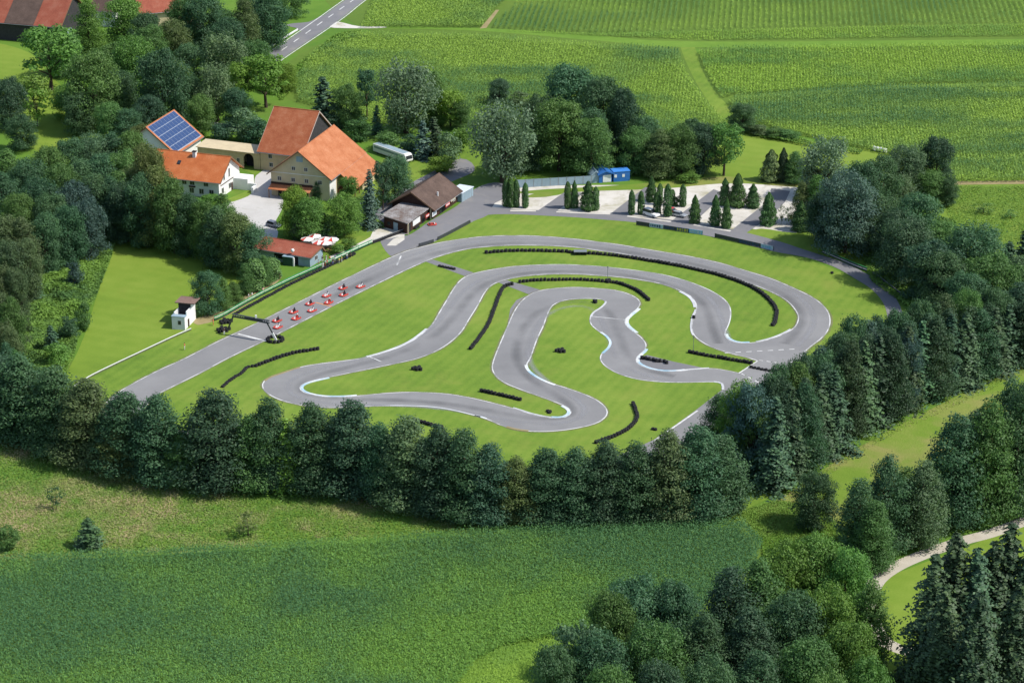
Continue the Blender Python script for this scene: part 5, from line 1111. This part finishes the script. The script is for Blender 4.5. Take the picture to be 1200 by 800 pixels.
# brushland west of the mown meadow
for bx, by, ty, w_, kd, tn, lb in ((88, 337, 307, 22, 'shrub', 'blue', 'round bluish bush alone in the middle of the brushland'), (41, 352, 322, 26, 'cone', 'deep', 'dark young conifer at the wood side of the brushland'), (98, 387, 354, 22, 'shrub', 'mid', 'green bush at the edge of the mown meadow'), (82, 398, 372, 30, 'shrub', 'dark', 'dark bush beside the mown meadow edge'),
                               (61, 412, 382, 22, 'cone', 'deep', 'narrow dark conifer by the lower end of the brushland'), (70, 428, 402, 36, 'shrub', 'green', 'wide green bush by the lower end of the brushland'), (70, 300, 262, 40, 'round', 'dark', 'dark rounded tree at the upper edge of the brushland')): T(kd, bx, by, ty, w_, tn, lb)
# western wood
WW = []
for (px, ty, w_, tn) in ((8, 178, 50, 'mid'), (30, 190, 50, 'dark'), (2, 205, 48, 'dark'), (55, 175, 48, 'mid'), (82, 165, 46, 'dark'), (108, 160, 46, 'pale'), (130, 158, 44, 'dark'), (152, 156, 46, 'mid'), (70, 195, 48, 'mid'), (45, 212, 50, 'dark'), (20, 230, 50, 'mid'), (95, 190, 48, 'dark'), (120, 184, 48, 'dark'), (146, 180, 48, 'mid'),
                        (168, 172, 44, 'olive'), (5, 255, 50, 'rust'), (24, 258, 44, 'rust'), (60, 230, 46, 'dark'), (85, 216, 48, 'blue'), (112, 208, 50, 'dark'), (138, 204, 48, 'mid'), (160, 196, 46, 'olive'), (182, 190, 44, 'olive'), (10, 285, 46, 'rust'), (30, 283, 36, 'rust'), (2, 315, 46, 'rust'), (16, 318, 34, 'rust'), (4, 348, 44, 'rust'), (12, 352, 34, 'mid'), (0, 380, 40, 'rust'), (12, 388, 30, 'rust'), (52, 252, 40, 'dark'), (78, 244, 44, 'dark'), (102, 236, 46, 'blue'), (6, 405, 36, 'dark'), (18, 414, 32, 'mid')): WW.append((px, ty, w_, tn))
for px, ty, w_, tn in WW: TT('round' if (px+ty) % 3 else 'tall', px, ty, 15.5, w_*1.08, tn, f'{LOOK[tn]} tree in the wide western wood above the brushland', 'trees of the western wood')
MR = [(134, 275, 208, 50, 'dark'), (150, 283, 214, 52, 'deep'), (172, 289, 205, 52, 'dark'), (186, 288, 196, 48, 'olive'), (205, 296, 210, 50, 'mid'), (178, 268, 176, 50, 'olive'), (204, 284, 220, 38, 'olive'), (222, 298, 228, 44, 'dark'), (240, 303, 236, 44, 'mid'), (257, 312, 243, 48, 'dark'), (279, 320, 250, 50, 'olive'), (298, 322, 264, 46, 'dark'), (230, 286, 238, 38, 'mid'), (262, 296, 240, 44, 'mid'), (186, 262, 192, 34, 'olive')]
for i, (bx, by, ty, w_, tn) in enumerate(MR): T('round' if i % 3 else 'tall', bx, by, ty, w_, tn, f'{LOOK[tn]} tree, {ORD[i]} of the row shading the top of the mown meadow', 'row at the top of the mown meadow')
T('shrub', 247, 236, 228, 22, 'green', 'clipped round hedge bush at the corner of the white farmhouse'); T('shrub', 262, 243, 226, 22, 'mid', 'small garden tree beside the courtyard entrance'); T('shrub', 228, 241, 232, 22, 'green', 'green hedge bush under the white farmhouse wall')
T('round', 244, 369, 318, 38, 'dark', 'round dark tree right behind the white control tower'); T('tall', 262, 362, 326, 24, 'mid', 'narrow tree between the control tower tree and the clipped hedge'); T('tall', 274, 356, 330, 22, 'mid', 'small narrow tree next to the clipped hedge by the spectator fence')
for i, (bx, by, ty, w_) in enumerate(((288, 345, 309, 24), (299, 339, 303, 24), (310, 334, 300, 24), (319, 327, 302, 20))): T('column' if i % 2 else 'tall', bx, by, ty, w_, 'mid', f'narrow hedge tree, {ORD[i]} of four between the meadow and the spectator fence', 'narrow hedge trees by the spectator fence')
# gardens and trees around the farm
FARM = [('open', 60, 106, 33, 76, 'green', 'big light green tree in front of the huge dark barn'), ('tall', 106, 76, -2, 44, 'green', 'tall green tree at the corner of the huge dark barn'), ('round', 146, 62, -4, 56, 'green', 'broad green tree between the white gable and the pale red roof'), ('round', 112, 152, 62, 74, 'mid', 'large round tree beside the small orchard lawn'),
        ('round', 160, 118, 44, 62, 'green', 'broad green tree in the middle of the old garden'), ('round', 192, 150, 60, 66, 'dark', 'large dark tree behind the solar barn'), ('willow', 262, 108, 40, 66, 'pale', 'grey green willow in the farm garden'), ('willow', 255, 142, 76, 50, 'pale', 'second, smaller grey green willow behind the gatehouse wing'),
        ('open', 312, 126, 66, 64, 'bright', 'bright green maple between the road and the old barn'), ('open', 285, 128, 74, 40, 'bright', 'small bright green tree beside the maple'), ('tall', 288, 68, -6, 40, 'olive', 'tall weeping tree near the country road'), ('round', 318, 58, -8, 48, 'dark', 'dark tree beside the road junction'), ('round', 342, 20, -30, 40, 'mid', 'tree beyond the road junction at the top of the view'),
        ('round', 240, 60, -6, 50, 'dark', 'dark tree among the garden trees above the willows'), ('cone', 233, 50, 20, 20, 'blue', 'small blue spruce among the garden trees'), ('round', 206, 82, 24, 46, 'olive', 'yellowish green tree under the pale red roof'), ('round', 215, 56, -4, 44, 'mid', 'mid green tree behind the pale red roof'), ('round', 262, 52, 12, 44, 'mid', 'mid green garden tree above the grey green willow'),
        ('round', 224, 102, 52, 44, 'dark', 'dark tree between the two willows and the pale red roof'), ('round', 180, 92, 30, 42, 'mid', 'mid green tree below the white gable'), ('round', 220, 140, 88, 40, 'dark', 'dark tree standing above the solar barn ridge'), ('round', 236, 160, 112, 36, 'mid', 'tree at the upper corner of the solar barn'), ('sparse', 44, 148, 104, 46, 'bright', 'light feathery tree on the small orchard lawn'),
        ('round', 96, 158, 108, 42, 'dark', 'dark tree at the edge of the small orchard lawn'), ('round', 14, 152, 92, 48, 'deep', 'very dark tree at the western margin above the wood'), ('round', 26, 176, 136, 40, 'dark', 'dark tree below the small orchard lawn'), ('shrub', 40, 124, 88, 46, 'lime', 'yellow green bush beside the light green tree'), ('shrub', 290, 166, 128, 42, 'pale', 'grey green bushy tree beside the old barn'), ('shrub', 303, 170, 140, 40, 'dark', 'dark bush against the old barn wall'),
        ('shrub', 262, 165, 146, 40, 'deep', 'dark bush behind the gatehouse wing'), ('round', 130, 168, 120, 40, 'mid', 'tree between the orchard lawn and the solar barn'), ('round', 150, 170, 128, 40, 'dark', 'dark tree beside the solar barn gable'),
        ('cone', 380, 148, 91, 40, 'deep', 'dark pointed conifer behind the old barn'), ('round', 407, 150, 100, 38, 'mid', 'mid green tree beside the dark pointed conifer'), ('open', 430, 140, 82, 32, 'dark', 'slim dark tree with bare lower stem in front of the cornfield'), ('willow', 476, 156, 72, 74, 'silver', 'silvery round willow behind the orange barn'), ('tall', 511, 146, 84, 34, 'mid', 'tall green tree beside the silvery willow'),
        ('open', 528, 150, 106, 40, 'bright', 'small bright green tree beside the cornfield edge'), ('round', 540, 152, 118, 30, 'mid', 'small round tree before the second willow'), ('cone', 442, 158, 124, 16, 'deep', 'narrow dark conifer on the garden lawn'), ('shrub', 422, 164, 138, 34, 'mid', 'broad garden shrub beside the orange barn'), ('shrub', 455, 176, 156, 34, 'mid', 'garden shrub before the silvery willow'), ('shrub', 478, 180, 158, 30, 'dark', 'dark garden shrub near the coach'),
        ('cone', 496, 186, 142, 26, 'blue', 'bluish spruce in the garden behind the clubhouse'), ('cone', 509, 184, 138, 26, 'spruce', 'taller dark spruce beside the bluish spruce'), ('shrub', 528, 190, 155, 34, 'pale', 'round grey green bush beside the shaded lane'), ('shrub', 516, 202, 184, 36, 'bright', 'bright green low bush by the shaded lane'), ('shrub', 540, 178, 150, 26, 'green', 'green bush at the upper end of the shaded lane'), ('shrub', 398, 150, 122, 30, 'pale', 'pale bare looking bush in the field corner'),
        ('willow', 589, 213, 121, 80, 'silver', 'big silver willow beside the gravel car park'), ('round', 585, 124, 93, 32, 'deep', 'small dark tree at the cornfield edge behind the big willow'), ('shrub', 606, 128, 108, 30, 'rust', 'brownish bush between the small dark tree and the great trees'),
        ('round', 655, 200, 118, 74, 'mid', 'broad tree right behind the panel fence'), ('round', 668, 170, 78, 78, 'dark', 'highest dark tree of the mass behind the panel fence'), ('round', 706, 185, 92, 62, 'dark', 'dark tree towards the blue hut in the mass'), ('round', 732, 190, 105, 46, 'deep', 'very dark outer tree above the blue hut'), ('round', 630, 180, 112, 50, 'dark', 'dark tree between the willow and the broad tree'), ('round', 692, 205, 140, 62, 'mid', 'mid green tree with its crown over the blue hut'),
        ('tall', 772, 208, 152, 46, 'olive', 'olive green tree beside the blue cabin'), ('round', 758, 196, 138, 44, 'dark', 'dark tree behind the blue cabin'), ('round', 798, 206, 148, 46, 'mid', 'mid green tree in the row behind the car park'), ('round', 824, 204, 146, 44, 'deep', 'very dark tree in the row behind the car park'), ('open', 848, 206, 146, 48, 'green', 'fresh green tree at the end of the row behind the car park'), ('round', 812, 190, 140, 40, 'dark', 'dark tree at the back of the row behind the car park'), ('shrub', 808, 213, 202, 30, 'green', 'green shrub at the edge of the car park'),
        ('round', 870, 154, 122, 36, 'dark', 'lone dark round bush by the field lane'), ('shrub', 890, 158, 146, 28, 'rust', 'low brownish scrub beside the lone dark bush'), ('shrub', 908, 161, 150, 28, 'mid', 'low scrub along the ditch'), ('shrub', 926, 164, 153, 26, 'mid', 'low scrub at the ditch end towards the bales'),
        ('bushy_cone', 903, 212, 176, 28, 'olive', 'olive conifer of the small group on the back lawn'), ('bushy_cone', 917, 212, 174, 20, 'spruce', 'slender dark conifer of the small group on the back lawn'), ('tall', 931, 214, 178, 28, 'mid', 'leafy tree of the small group on the back lawn'), ('willow', 968, 232, 162, 64, 'silver', 'silver willow above the car park corner'), ('round', 950, 228, 196, 26, 'olive', 'olive bush under the silver willow'),
        ('tall', 938, 262, 214, 26, 'olive', 'tree at the shaded corner of the car park'), ('tall', 955, 262, 206, 34, 'green', 'green tree beside the shaded corner of the car park'), ('round', 990, 296, 203, 76, 'blue', 'great bluish green tree beside the end of the car park'), ('round', 968, 284, 224, 56, 'deep', 'very dark tree at the car park end'), ('round', 1008, 270, 190, 60, 'dark', 'dark tree behind the great bluish green tree'), ('round', 1030, 262, 184, 56, 'dark', 'dark tree of the clump above the bend'),
        ('round', 1058, 236, 172, 56, 'pale', 'pale green tree of the clump above the bend'), ('round', 1095, 230, 161, 48, 'deep', 'very dark round tree at the cornfield side of the clump'), ('round', 1088, 240, 200, 44, 'mid', 'mid green tree under the very dark round tree'), ('round', 1108, 240, 204, 34, 'dark', 'small dark tree at the pasture side of the clump'), ('round', 1050, 246, 206, 44, 'pale', 'silvery leafed low tree in the clump'),
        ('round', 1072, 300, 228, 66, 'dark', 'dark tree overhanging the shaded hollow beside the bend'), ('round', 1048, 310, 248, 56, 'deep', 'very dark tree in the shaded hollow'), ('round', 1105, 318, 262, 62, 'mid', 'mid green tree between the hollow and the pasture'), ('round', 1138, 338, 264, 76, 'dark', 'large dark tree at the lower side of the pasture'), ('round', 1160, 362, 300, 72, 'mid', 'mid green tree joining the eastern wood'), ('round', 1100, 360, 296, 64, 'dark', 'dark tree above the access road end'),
        ('cone', 1180, 330, 284, 32, 'deep', 'dark conifer at the pasture fence'), ('cone', 1199, 322, 268, 34, 'spruce', 'tall dark conifer at the eastern margin'), ('round', 1200, 350, 300, 50, 'pale', 'pale tree under the tall dark conifer'), ('round', 1130, 380, 320, 60, 'dark', 'dark tree between the bend and the eastern wood'), ('shrub', 1040, 266, 246, 30, 'mid', 'shrub on the bank above the bend'), ('sparse', 1152, 250, 238, 30, 'mid', 'low scrub on the pasture'), ('sparse', 1184, 256, 246, 20, 'mid', 'small scrub bush at the pasture rise'),
        ('round', 346, 276, 219, 40, 'bright', 'bright green tree in front of the barn canopy'), ('round', 360, 280, 232, 50, 'green', 'green tree behind the parasols'), ('shrub', 350, 282, 260, 24, 'pale', 'greyish bush beside the bar roof'), ('round', 403, 276, 228, 44, 'green', 'broad green tree between the terrace and the spruce'), ('shrub', 378, 276, 250, 30, 'dark', 'dark bush behind the parasols'), ('tall', 372, 234, 212, 14, 'dark', 'small dark shrub against the barn gable'),
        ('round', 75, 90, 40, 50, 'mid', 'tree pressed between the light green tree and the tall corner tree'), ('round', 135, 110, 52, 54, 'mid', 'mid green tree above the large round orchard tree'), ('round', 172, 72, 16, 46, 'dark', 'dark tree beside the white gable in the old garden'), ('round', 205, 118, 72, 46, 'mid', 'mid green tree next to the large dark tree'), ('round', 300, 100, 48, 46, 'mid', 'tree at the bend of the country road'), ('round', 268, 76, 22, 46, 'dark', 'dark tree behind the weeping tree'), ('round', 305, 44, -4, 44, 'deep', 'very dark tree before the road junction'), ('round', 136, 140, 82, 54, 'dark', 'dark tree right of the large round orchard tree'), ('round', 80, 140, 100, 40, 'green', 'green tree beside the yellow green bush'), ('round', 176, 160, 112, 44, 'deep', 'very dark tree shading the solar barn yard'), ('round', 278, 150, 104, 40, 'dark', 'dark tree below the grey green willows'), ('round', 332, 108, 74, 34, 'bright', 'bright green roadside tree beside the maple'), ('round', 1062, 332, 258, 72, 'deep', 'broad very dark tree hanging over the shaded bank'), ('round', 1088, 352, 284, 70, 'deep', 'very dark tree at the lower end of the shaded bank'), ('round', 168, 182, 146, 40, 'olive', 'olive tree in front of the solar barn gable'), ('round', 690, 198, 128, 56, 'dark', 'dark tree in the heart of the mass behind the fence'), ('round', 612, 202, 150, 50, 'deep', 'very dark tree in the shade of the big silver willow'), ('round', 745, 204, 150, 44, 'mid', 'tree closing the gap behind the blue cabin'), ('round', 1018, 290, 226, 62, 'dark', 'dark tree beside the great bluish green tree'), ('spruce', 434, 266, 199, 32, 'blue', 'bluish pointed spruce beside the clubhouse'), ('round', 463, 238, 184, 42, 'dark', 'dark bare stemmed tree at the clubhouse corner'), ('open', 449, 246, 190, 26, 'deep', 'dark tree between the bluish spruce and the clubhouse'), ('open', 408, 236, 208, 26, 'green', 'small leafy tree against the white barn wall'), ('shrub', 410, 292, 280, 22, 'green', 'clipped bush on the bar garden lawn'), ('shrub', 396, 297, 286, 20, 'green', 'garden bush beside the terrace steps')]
for kd, bx, by, ty, w_, tn, lb in FARM: T(kd, bx, by, ty, w_, tn, lb)
CYP = [(593, 242, 211, 10, 'column', 'slim cypress, first of the row by the pit exit'), (599, 243, 210, 10, 'column', 'slim cypress, second of the row by the pit exit, close to the first'), (605, 243, 211, 9, 'column', 'slim cypress, third of the row by the pit exit'), (615.5, 243.5, 214.5, 9, 'column', 'slim cypress standing alone at the end of the row by the pit exit'),
       (665, 244.5, 213, 9, 'column', 'dark slim cypress at the start of the second cypress group'), (673, 243.5, 212, 12, 'bushy_cone', 'loose bluish conifer in the second cypress group'), (689, 246, 213, 22, 'bushy_cone', 'wide bushy conifer in the second cypress group'), (698, 246.5, 219, 9, 'column', 'slim cypress at the end of the second cypress group'),
       (740, 251.5, 223, 9, 'column', 'slim cypress at the start of the third cypress group'), (751, 251, 224, 9, 'column', 'slim cypress beside the white off road car'), (763, 236, 207, 15, 'bushy_cone', 'bushy conifer at the back of the third cypress group'), (770, 252.5, 225, 10, 'column', 'slim cypress in front of the white off road car'), (773, 240, 215, 8, 'column', 'slim cypress behind the white off road car'), (782, 253.5, 216, 11, 'column', 'tallest slim cypress beside the red car'),
       (788, 241, 222, 7, 'column', 'thin short cypress at the back of the third group'), (800, 242, 216, 9, 'column', 'pointed cypress at the far corner of the third group'), (793, 241, 230, 14, 'shrub', 'dark low bush between the two back cypresses'),
       (814, 261, 229, 16, 'bushy_cone', 'young conifer alone at the third parking aisle'), (838, 264, 229, 16, 'bushy_cone', 'young conifer, first of the pair before the fourth parking bay'), (851, 267, 232, 15, 'bushy_cone', 'young conifer, second of the pair before the fourth parking bay'), (849, 240, 209, 17, 'bushy_cone', 'dark conifer at the back of the fourth parking bay'), (864, 242, 204, 24, 'bushy_cone', 'biggest broad conifer of the fourth parking bay'), (882, 243, 216, 19, 'bushy_cone', 'broad short conifer at the fourth parking aisle'),
       (900, 263, 226, 24, 'bushy_cone', 'broad conifer at the corner of the last parking bay'), (915.5, 263, 240, 9, 'sparse', 'ragged half bare conifer in the last parking bay'), (922, 264, 243, 9, 'sparse', 'leaning ragged bush in the last parking bay'), (938, 270, 236, 24, 'bushy_cone', 'dark conifer in the shade of the last parking bay')]
for bx, by, ty, w_, kd, lb in CYP: T(kd, bx, by, ty, w_*(.92 if kd == 'column' else .98), 'cyp', lb, 'conifers of the gravel car park')
# ================================================================== FIELDS OF MAIZE, GRASS, BRUSH
def inside(poly_, X, Y):
    r = np.zeros(len(X), bool); n = len(poly_)
    for i in range(n):
        x0, y0 = poly_[i][0], poly_[i][1]; x1, y1 = poly_[(i+1) % n][0], poly_[(i+1) % n][1]
        if y0 == y1: continue
        c = ((y0 > Y) != (y1 > Y)) & (X < (x1-x0)*(Y-y0)/(y1-y0)+x0); r ^= c
    return r
def vnoise(X, Y, s, seed):
    """smooth value noise in numpy"""
    g = np.random.default_rng(seed); tab = g.uniform(size=(64, 64)); x, y = X/s, Y/s; xi, yi = np.floor(x).astype(int), np.floor(y).astype(int); fx, fy = x-xi, y-yi
    fx, fy = fx*fx*(3-2*fx), fy*fy*(3-2*fy); q = lambda a, b: tab[a % 64, b % 64]
    return (q(xi, yi)*(1-fx)+q(xi+1, yi)*fx)*(1-fy) + (q(xi, yi+1)*(1-fx)+q(xi+1, yi+1)*fx)*fy
def maize_mat(name, dark, lite):
    m, nt, b = nt_new(name); at = N(nt, 'ShaderNodeAttribute', attribute_name='v')
    r = ramp(nt, [(.1, dark), (.5, tuple((a+c)/2 for a, c in zip(dark, lite))), (.9, lite)]); nt.links.new(at.outputs['Fac'], r.inputs[0]); nt.links.new(r.outputs[0], b.inputs['Base Color'])
    b.inputs['Roughness'].default_value = .6; b.inputs['Specular IOR Level'].default_value = .2
    tr = nt.nodes.new('ShaderNodeBsdfTranslucent'); nt.links.new(r.outputs[0], tr.inputs['Color']); mx = nt.nodes.new('ShaderNodeMixShader'); mx.inputs[0].default_value = .25
    nt.links.new(b.outputs[0], mx.inputs[1]); nt.links.new(tr.outputs[0], mx.inputs[2]); nt.links.new(mx.outputs[0], nt.nodes['Material Output'].inputs['Surface']); return m
def maize(name, pts, ang, row, step, blades, h0, bw, bl_, mat, seed, big=28, lo=.3, hi=.7, bias=0.0, holes=(), poor=None, thin=.0, flat=1.0):
    """a field of plants in rows: a bunch of arching blades each; lush and poor patches differ in height and colour"""
    w_ = poly(pts); P2 = [(p.x, p.y) for p in w_]; ca, sa = math.cos(R(ang)), math.sin(R(ang)); g = np.random.default_rng(seed)
    U = [x*ca+y*sa for x, y in P2]; V = [-x*sa+y*ca for x, y in P2]
    uu, vv = np.meshgrid(np.arange(min(U), max(U), step), np.arange(min(V), max(V), row)); ri = np.round(vv.ravel()/row).astype(int); uu = uu.ravel()+g.normal(0, step*.25, uu.size); vv = vv.ravel()+g.normal(0, row*.06, vv.size)
    X, Y = uu*ca-vv*sa, uu*sa+vv*ca; k = inside(P2, X, Y)
    for hpoly in holes: k &= ~inside([(p.x, p.y) for p in poly(hpoly)], X, Y)
    X, Y, ri = X[k], Y[k], ri[k]
    f = np.clip((vnoise(X*flat, Y, big, seed)*.55+vnoise(X*flat+99, Y, big*.3, seed+1)*.3+vnoise(X, Y+55, big*.09, seed+2)*.15-lo)/(hi-lo), 0, 1)   # 0 lush, 1 poor
    if poor: pc = P(poor[0], poor[1]); f = np.clip(f + np.clip(1.25 - np.hypot(X-pc.x, (Y-pc.y)*.9)/poor[2], 0, 1)*(.6+.8*vnoise(X, Y, 5, 77)), 0, 1)
    if thin: q = g.uniform(size=len(X)) > f*thin; X, Y, f, ri = X[q], Y[q], f[q], ri[q]
    n = len(X); H = h0*(1-.35*f)*g.uniform(.85, 1.12, n)
    Cs, Ns, Vs, Us, Sx, Sy = [], [], [], [], [], []
    for b in range(blades):
        a = g.uniform(0, 6.283, n); t = (b+.7)/blades; d = np.stack([np.cos(a), np.sin(a), np.zeros(n)], 1)
        z = H*(.38+.62*t)*g.uniform(.9, 1.08, n); L_ = bl_*g.uniform(.7, 1.2, n)*(1.1-.5*t)
        el = g.uniform(-.3, .75, n) if t < .85 else g.uniform(.5, 1.3, n)
        ax = d*np.cos(el)[:, None] + np.array([0, 0, 1.0])*np.sin(el)[:, None]
        nn = unit(np.cross(ax, np.cross(np.array([[0, 0, 1.0]]), ax) + g.normal(size=(n, 3))*.25))
        Cs.append(np.stack([X, Y, z], 1) + ax*L_[:, None]*.5); Ns.append(nn); Us.append(ax); Sx.append(np.full(n, bw)*g.uniform(.7, 1.3, n)); Sy.append(L_*.5)
        Vs.append(np.clip(.08+.72*f+bias+g.normal(0, .17 if h0 > 2.1 and blades > 5 else .09, n), 0, 1))
    C, Nn, Up = np.concatenate(Cs), np.concatenate(Ns), np.concatenate(Us)
    me = leaves(name, C, Nn, np.concatenate(Sx), np.concatenate(Sy), np.concatenate(Vs), Up); me.materials.append(mat)
    o = obj(name, me); o['kind'] = 'stuff'; return o
mz1 = maize_mat('maize_leaves', (.078, .190, .074), (.19, .36, .058)); mz2 = maize_mat('far_maize_leaves', (.092, .205, .070), (.30, .45, .065)); mz3 = maize_mat('young_maize_leaves', (.12, .255, .065), (.30, .46, .06))
FRONT = [(-40, 660), (125, 654), (300, 645), (450, 634), (560, 627), (870, 618), (893, 640), (885, 668), (840, 700), (760, 790), (700, 850), (-60, 850)]
maize('corn_field', FRONT, 8, .72, .21, 6, 2.2, .07, .70, mz1, 3, 34, .38, .80, poor=(620, 775, 27), holes=([(520, 852), (535, 808), (556, 778), (590, 758), (650, 748), (720, 740), (700, 800), (660, 852)],))
maize('corn_field', [(505, 852), (522, 808), (545, 772), (590, 752), (650, 742), (720, 730), (700, 800), (660, 852)], 8, .5, .4, 4, .75, .06, .6, mz3, 4, 20, .0, .55)
maize('corn_field', [(418, 41), (560, 44), (640, 50), (760, 59), (794, 62), (806, 92), (826, 120), (846, 142), (858, 152), (740, 160), (560, 150), (480, 150), (420, 140), (350, 120), (345, 95), (372, 60)], 84, 1.0, .40, 4, 2.0, .11, .9, mz2, 5, 34, .36, .58, flat=.6)
maize('corn_field', [(424, 33), (455, -40), (640, -40), (580, 13), (566, 33)], 60, 1.0, .42, 4, 2.0, .11, 1.0, mz2, 6, 40, .4, .75)
maize('corn_field', [(576, 34), (600, 10), (645, -40), (1260, -40), (1260, 27), (1000, 31), (880, 34), (700, 40)], 84, 1.9, .42, 5, 1.6, .11, .62, mz2, 9, 44, .33, .58, thin=.35, flat=.6)
maize('corn_field', [(576, 36), (700, 43), (830, 48), (1260, 42), (1260, 29), (1000, 33), (880, 36), (700, 41)], 84, .9, .5, 4, .9, .11, .8, mz3, 12, 30, .1, .6, thin=.2)
maize('corn_field', [(818, 62), (880, 57), (1260, 52), (1260, 95), (1060, 100), (960, 106), (862, 112), (846, 116), (836, 100), (825, 82)], 84, .95, .42, 4, 1.7, .11, .9, mz3, 7, 18, .36, .58, flat=.25)
maize('corn_field', [(852, 122), (866, 116), (960, 110), (1060, 104), (1260, 99), (1260, 213), (1112, 215), (1085, 200), (1046, 184), (1000, 173), (950, 162), (905, 151), (884, 144), (866, 133)], 84, .9, .40, 4, 2.1, .11, .95, mz2, 8, 20, .30, .54, flat=.22)
def tufts(name, pts, n, size, hgt, mat, seed, big=9, kind='stuff', lump=0.0, lo=.2, hi=.8):
    w_ = poly(pts); P2 = [(p.x, p.y) for p in w_]; g = np.random.default_rng(seed); xs, ys = [p[0] for p in P2], [p[1] for p in P2]
    X = g.uniform(min(xs), max(xs), n*2); Y = g.uniform(min(ys), max(ys), n*2); k = inside(P2, X, Y); X, Y = X[k], Y[k]; n = len(X)
    f = np.clip((vnoise(X, Y, big, seed)*.6+vnoise(X, Y, big*.25, seed+1)*.4-lo)/(hi-lo), 0, 1); el = vnoise(X+31, Y+7, 3.4, seed+3)*vnoise(X, Y, 9, seed+4)
    z = hgt*g.uniform(.2, 1, n) + lump*el*g.uniform(.55, 1.0, n)
    nn = unit(g.normal(size=(n, 3))*.6 + np.array([0, 0, 1.1])); s = size*g.uniform(.5, 1.4, n)
    me = leaves(name, np.stack([X, Y, z], 1), nn, s, s*.5, np.clip(f+g.normal(0, .13, n), 0, 1)); me.materials.append(mat); o = obj(name, me); o['kind'] = kind; return o
m_str = maize_mat('meadow_blades', (.13, .26, .04), (.40, .33, .17)); m_brush = maize_mat('brush_leaves', (.07, .15, .04), (.17, .30, .05)); m_grs = maize_mat('grass_blades', (.13, .26, .03), (.18, .30, .05))
tufts('grass', [(-40, 505), (60, 524), (200, 563), (420, 578), (520, 603), (580, 614), (500, 624), (300, 641), (100, 652), (-60, 660)], 90000, .19, .25, m_str, 21, 12, lo=.37, hi=.92)
tufts('undergrowth', [(20, 470), (18, 400), (40, 340), (60, 290), (110, 262), (140, 270), (128, 310), (108, 360), (92, 400), (76, 445), (60, 470)], 60000, .34, .45, m_brush, 23, 8, lump=3.0, lo=.15, hi=.7)
tufts('grass', [(830, 612), (870, 600), (905, 588), (960, 590), (1000, 640), (985, 668), (930, 656), (895, 668), (893, 640), (875, 618)], 26000, .17, .4, m_grs, 25, 8, lump=.3)
tufts('grass', [(903, 592), (940, 566), (1000, 522), (1060, 492), (1130, 463), (1240, 413), (1240, 420), (1130, 472), (1062, 502), (1004, 534), (945, 578), (915, 600)], 16000, .16, .4, m_str, 26, 10, lo=.2, hi=.9)
tufts('undergrowth', [(848, 142), (862, 138), (905, 156), (950, 167), (1010, 178), (1008, 182), (945, 172), (890, 162)], 7000, .35, .6, m_brush, 27, 7, lump=1.4)
tufts('undergrowth', [(1020, 330), (1010, 300), (1030, 262), (1070, 250), (1120, 260), (1130, 330), (1080, 372)], 16000, .35, .5, m_brush, 28, 8, lump=1.6)
tufts('grass', [(1110, 219), (1250, 219), (1250, 300), (1150, 312), (1110, 250)], 14000, .2, .3, m_grs, 29, 10, lump=.25)
tufts('undergrowth', [(330, 120), (352, 96), (372, 62), (420, 42), (424, 36), (395, 40), (350, 75), (318, 100)], 9000, .35, .5, m_grs, 30, 9, lump=.8)
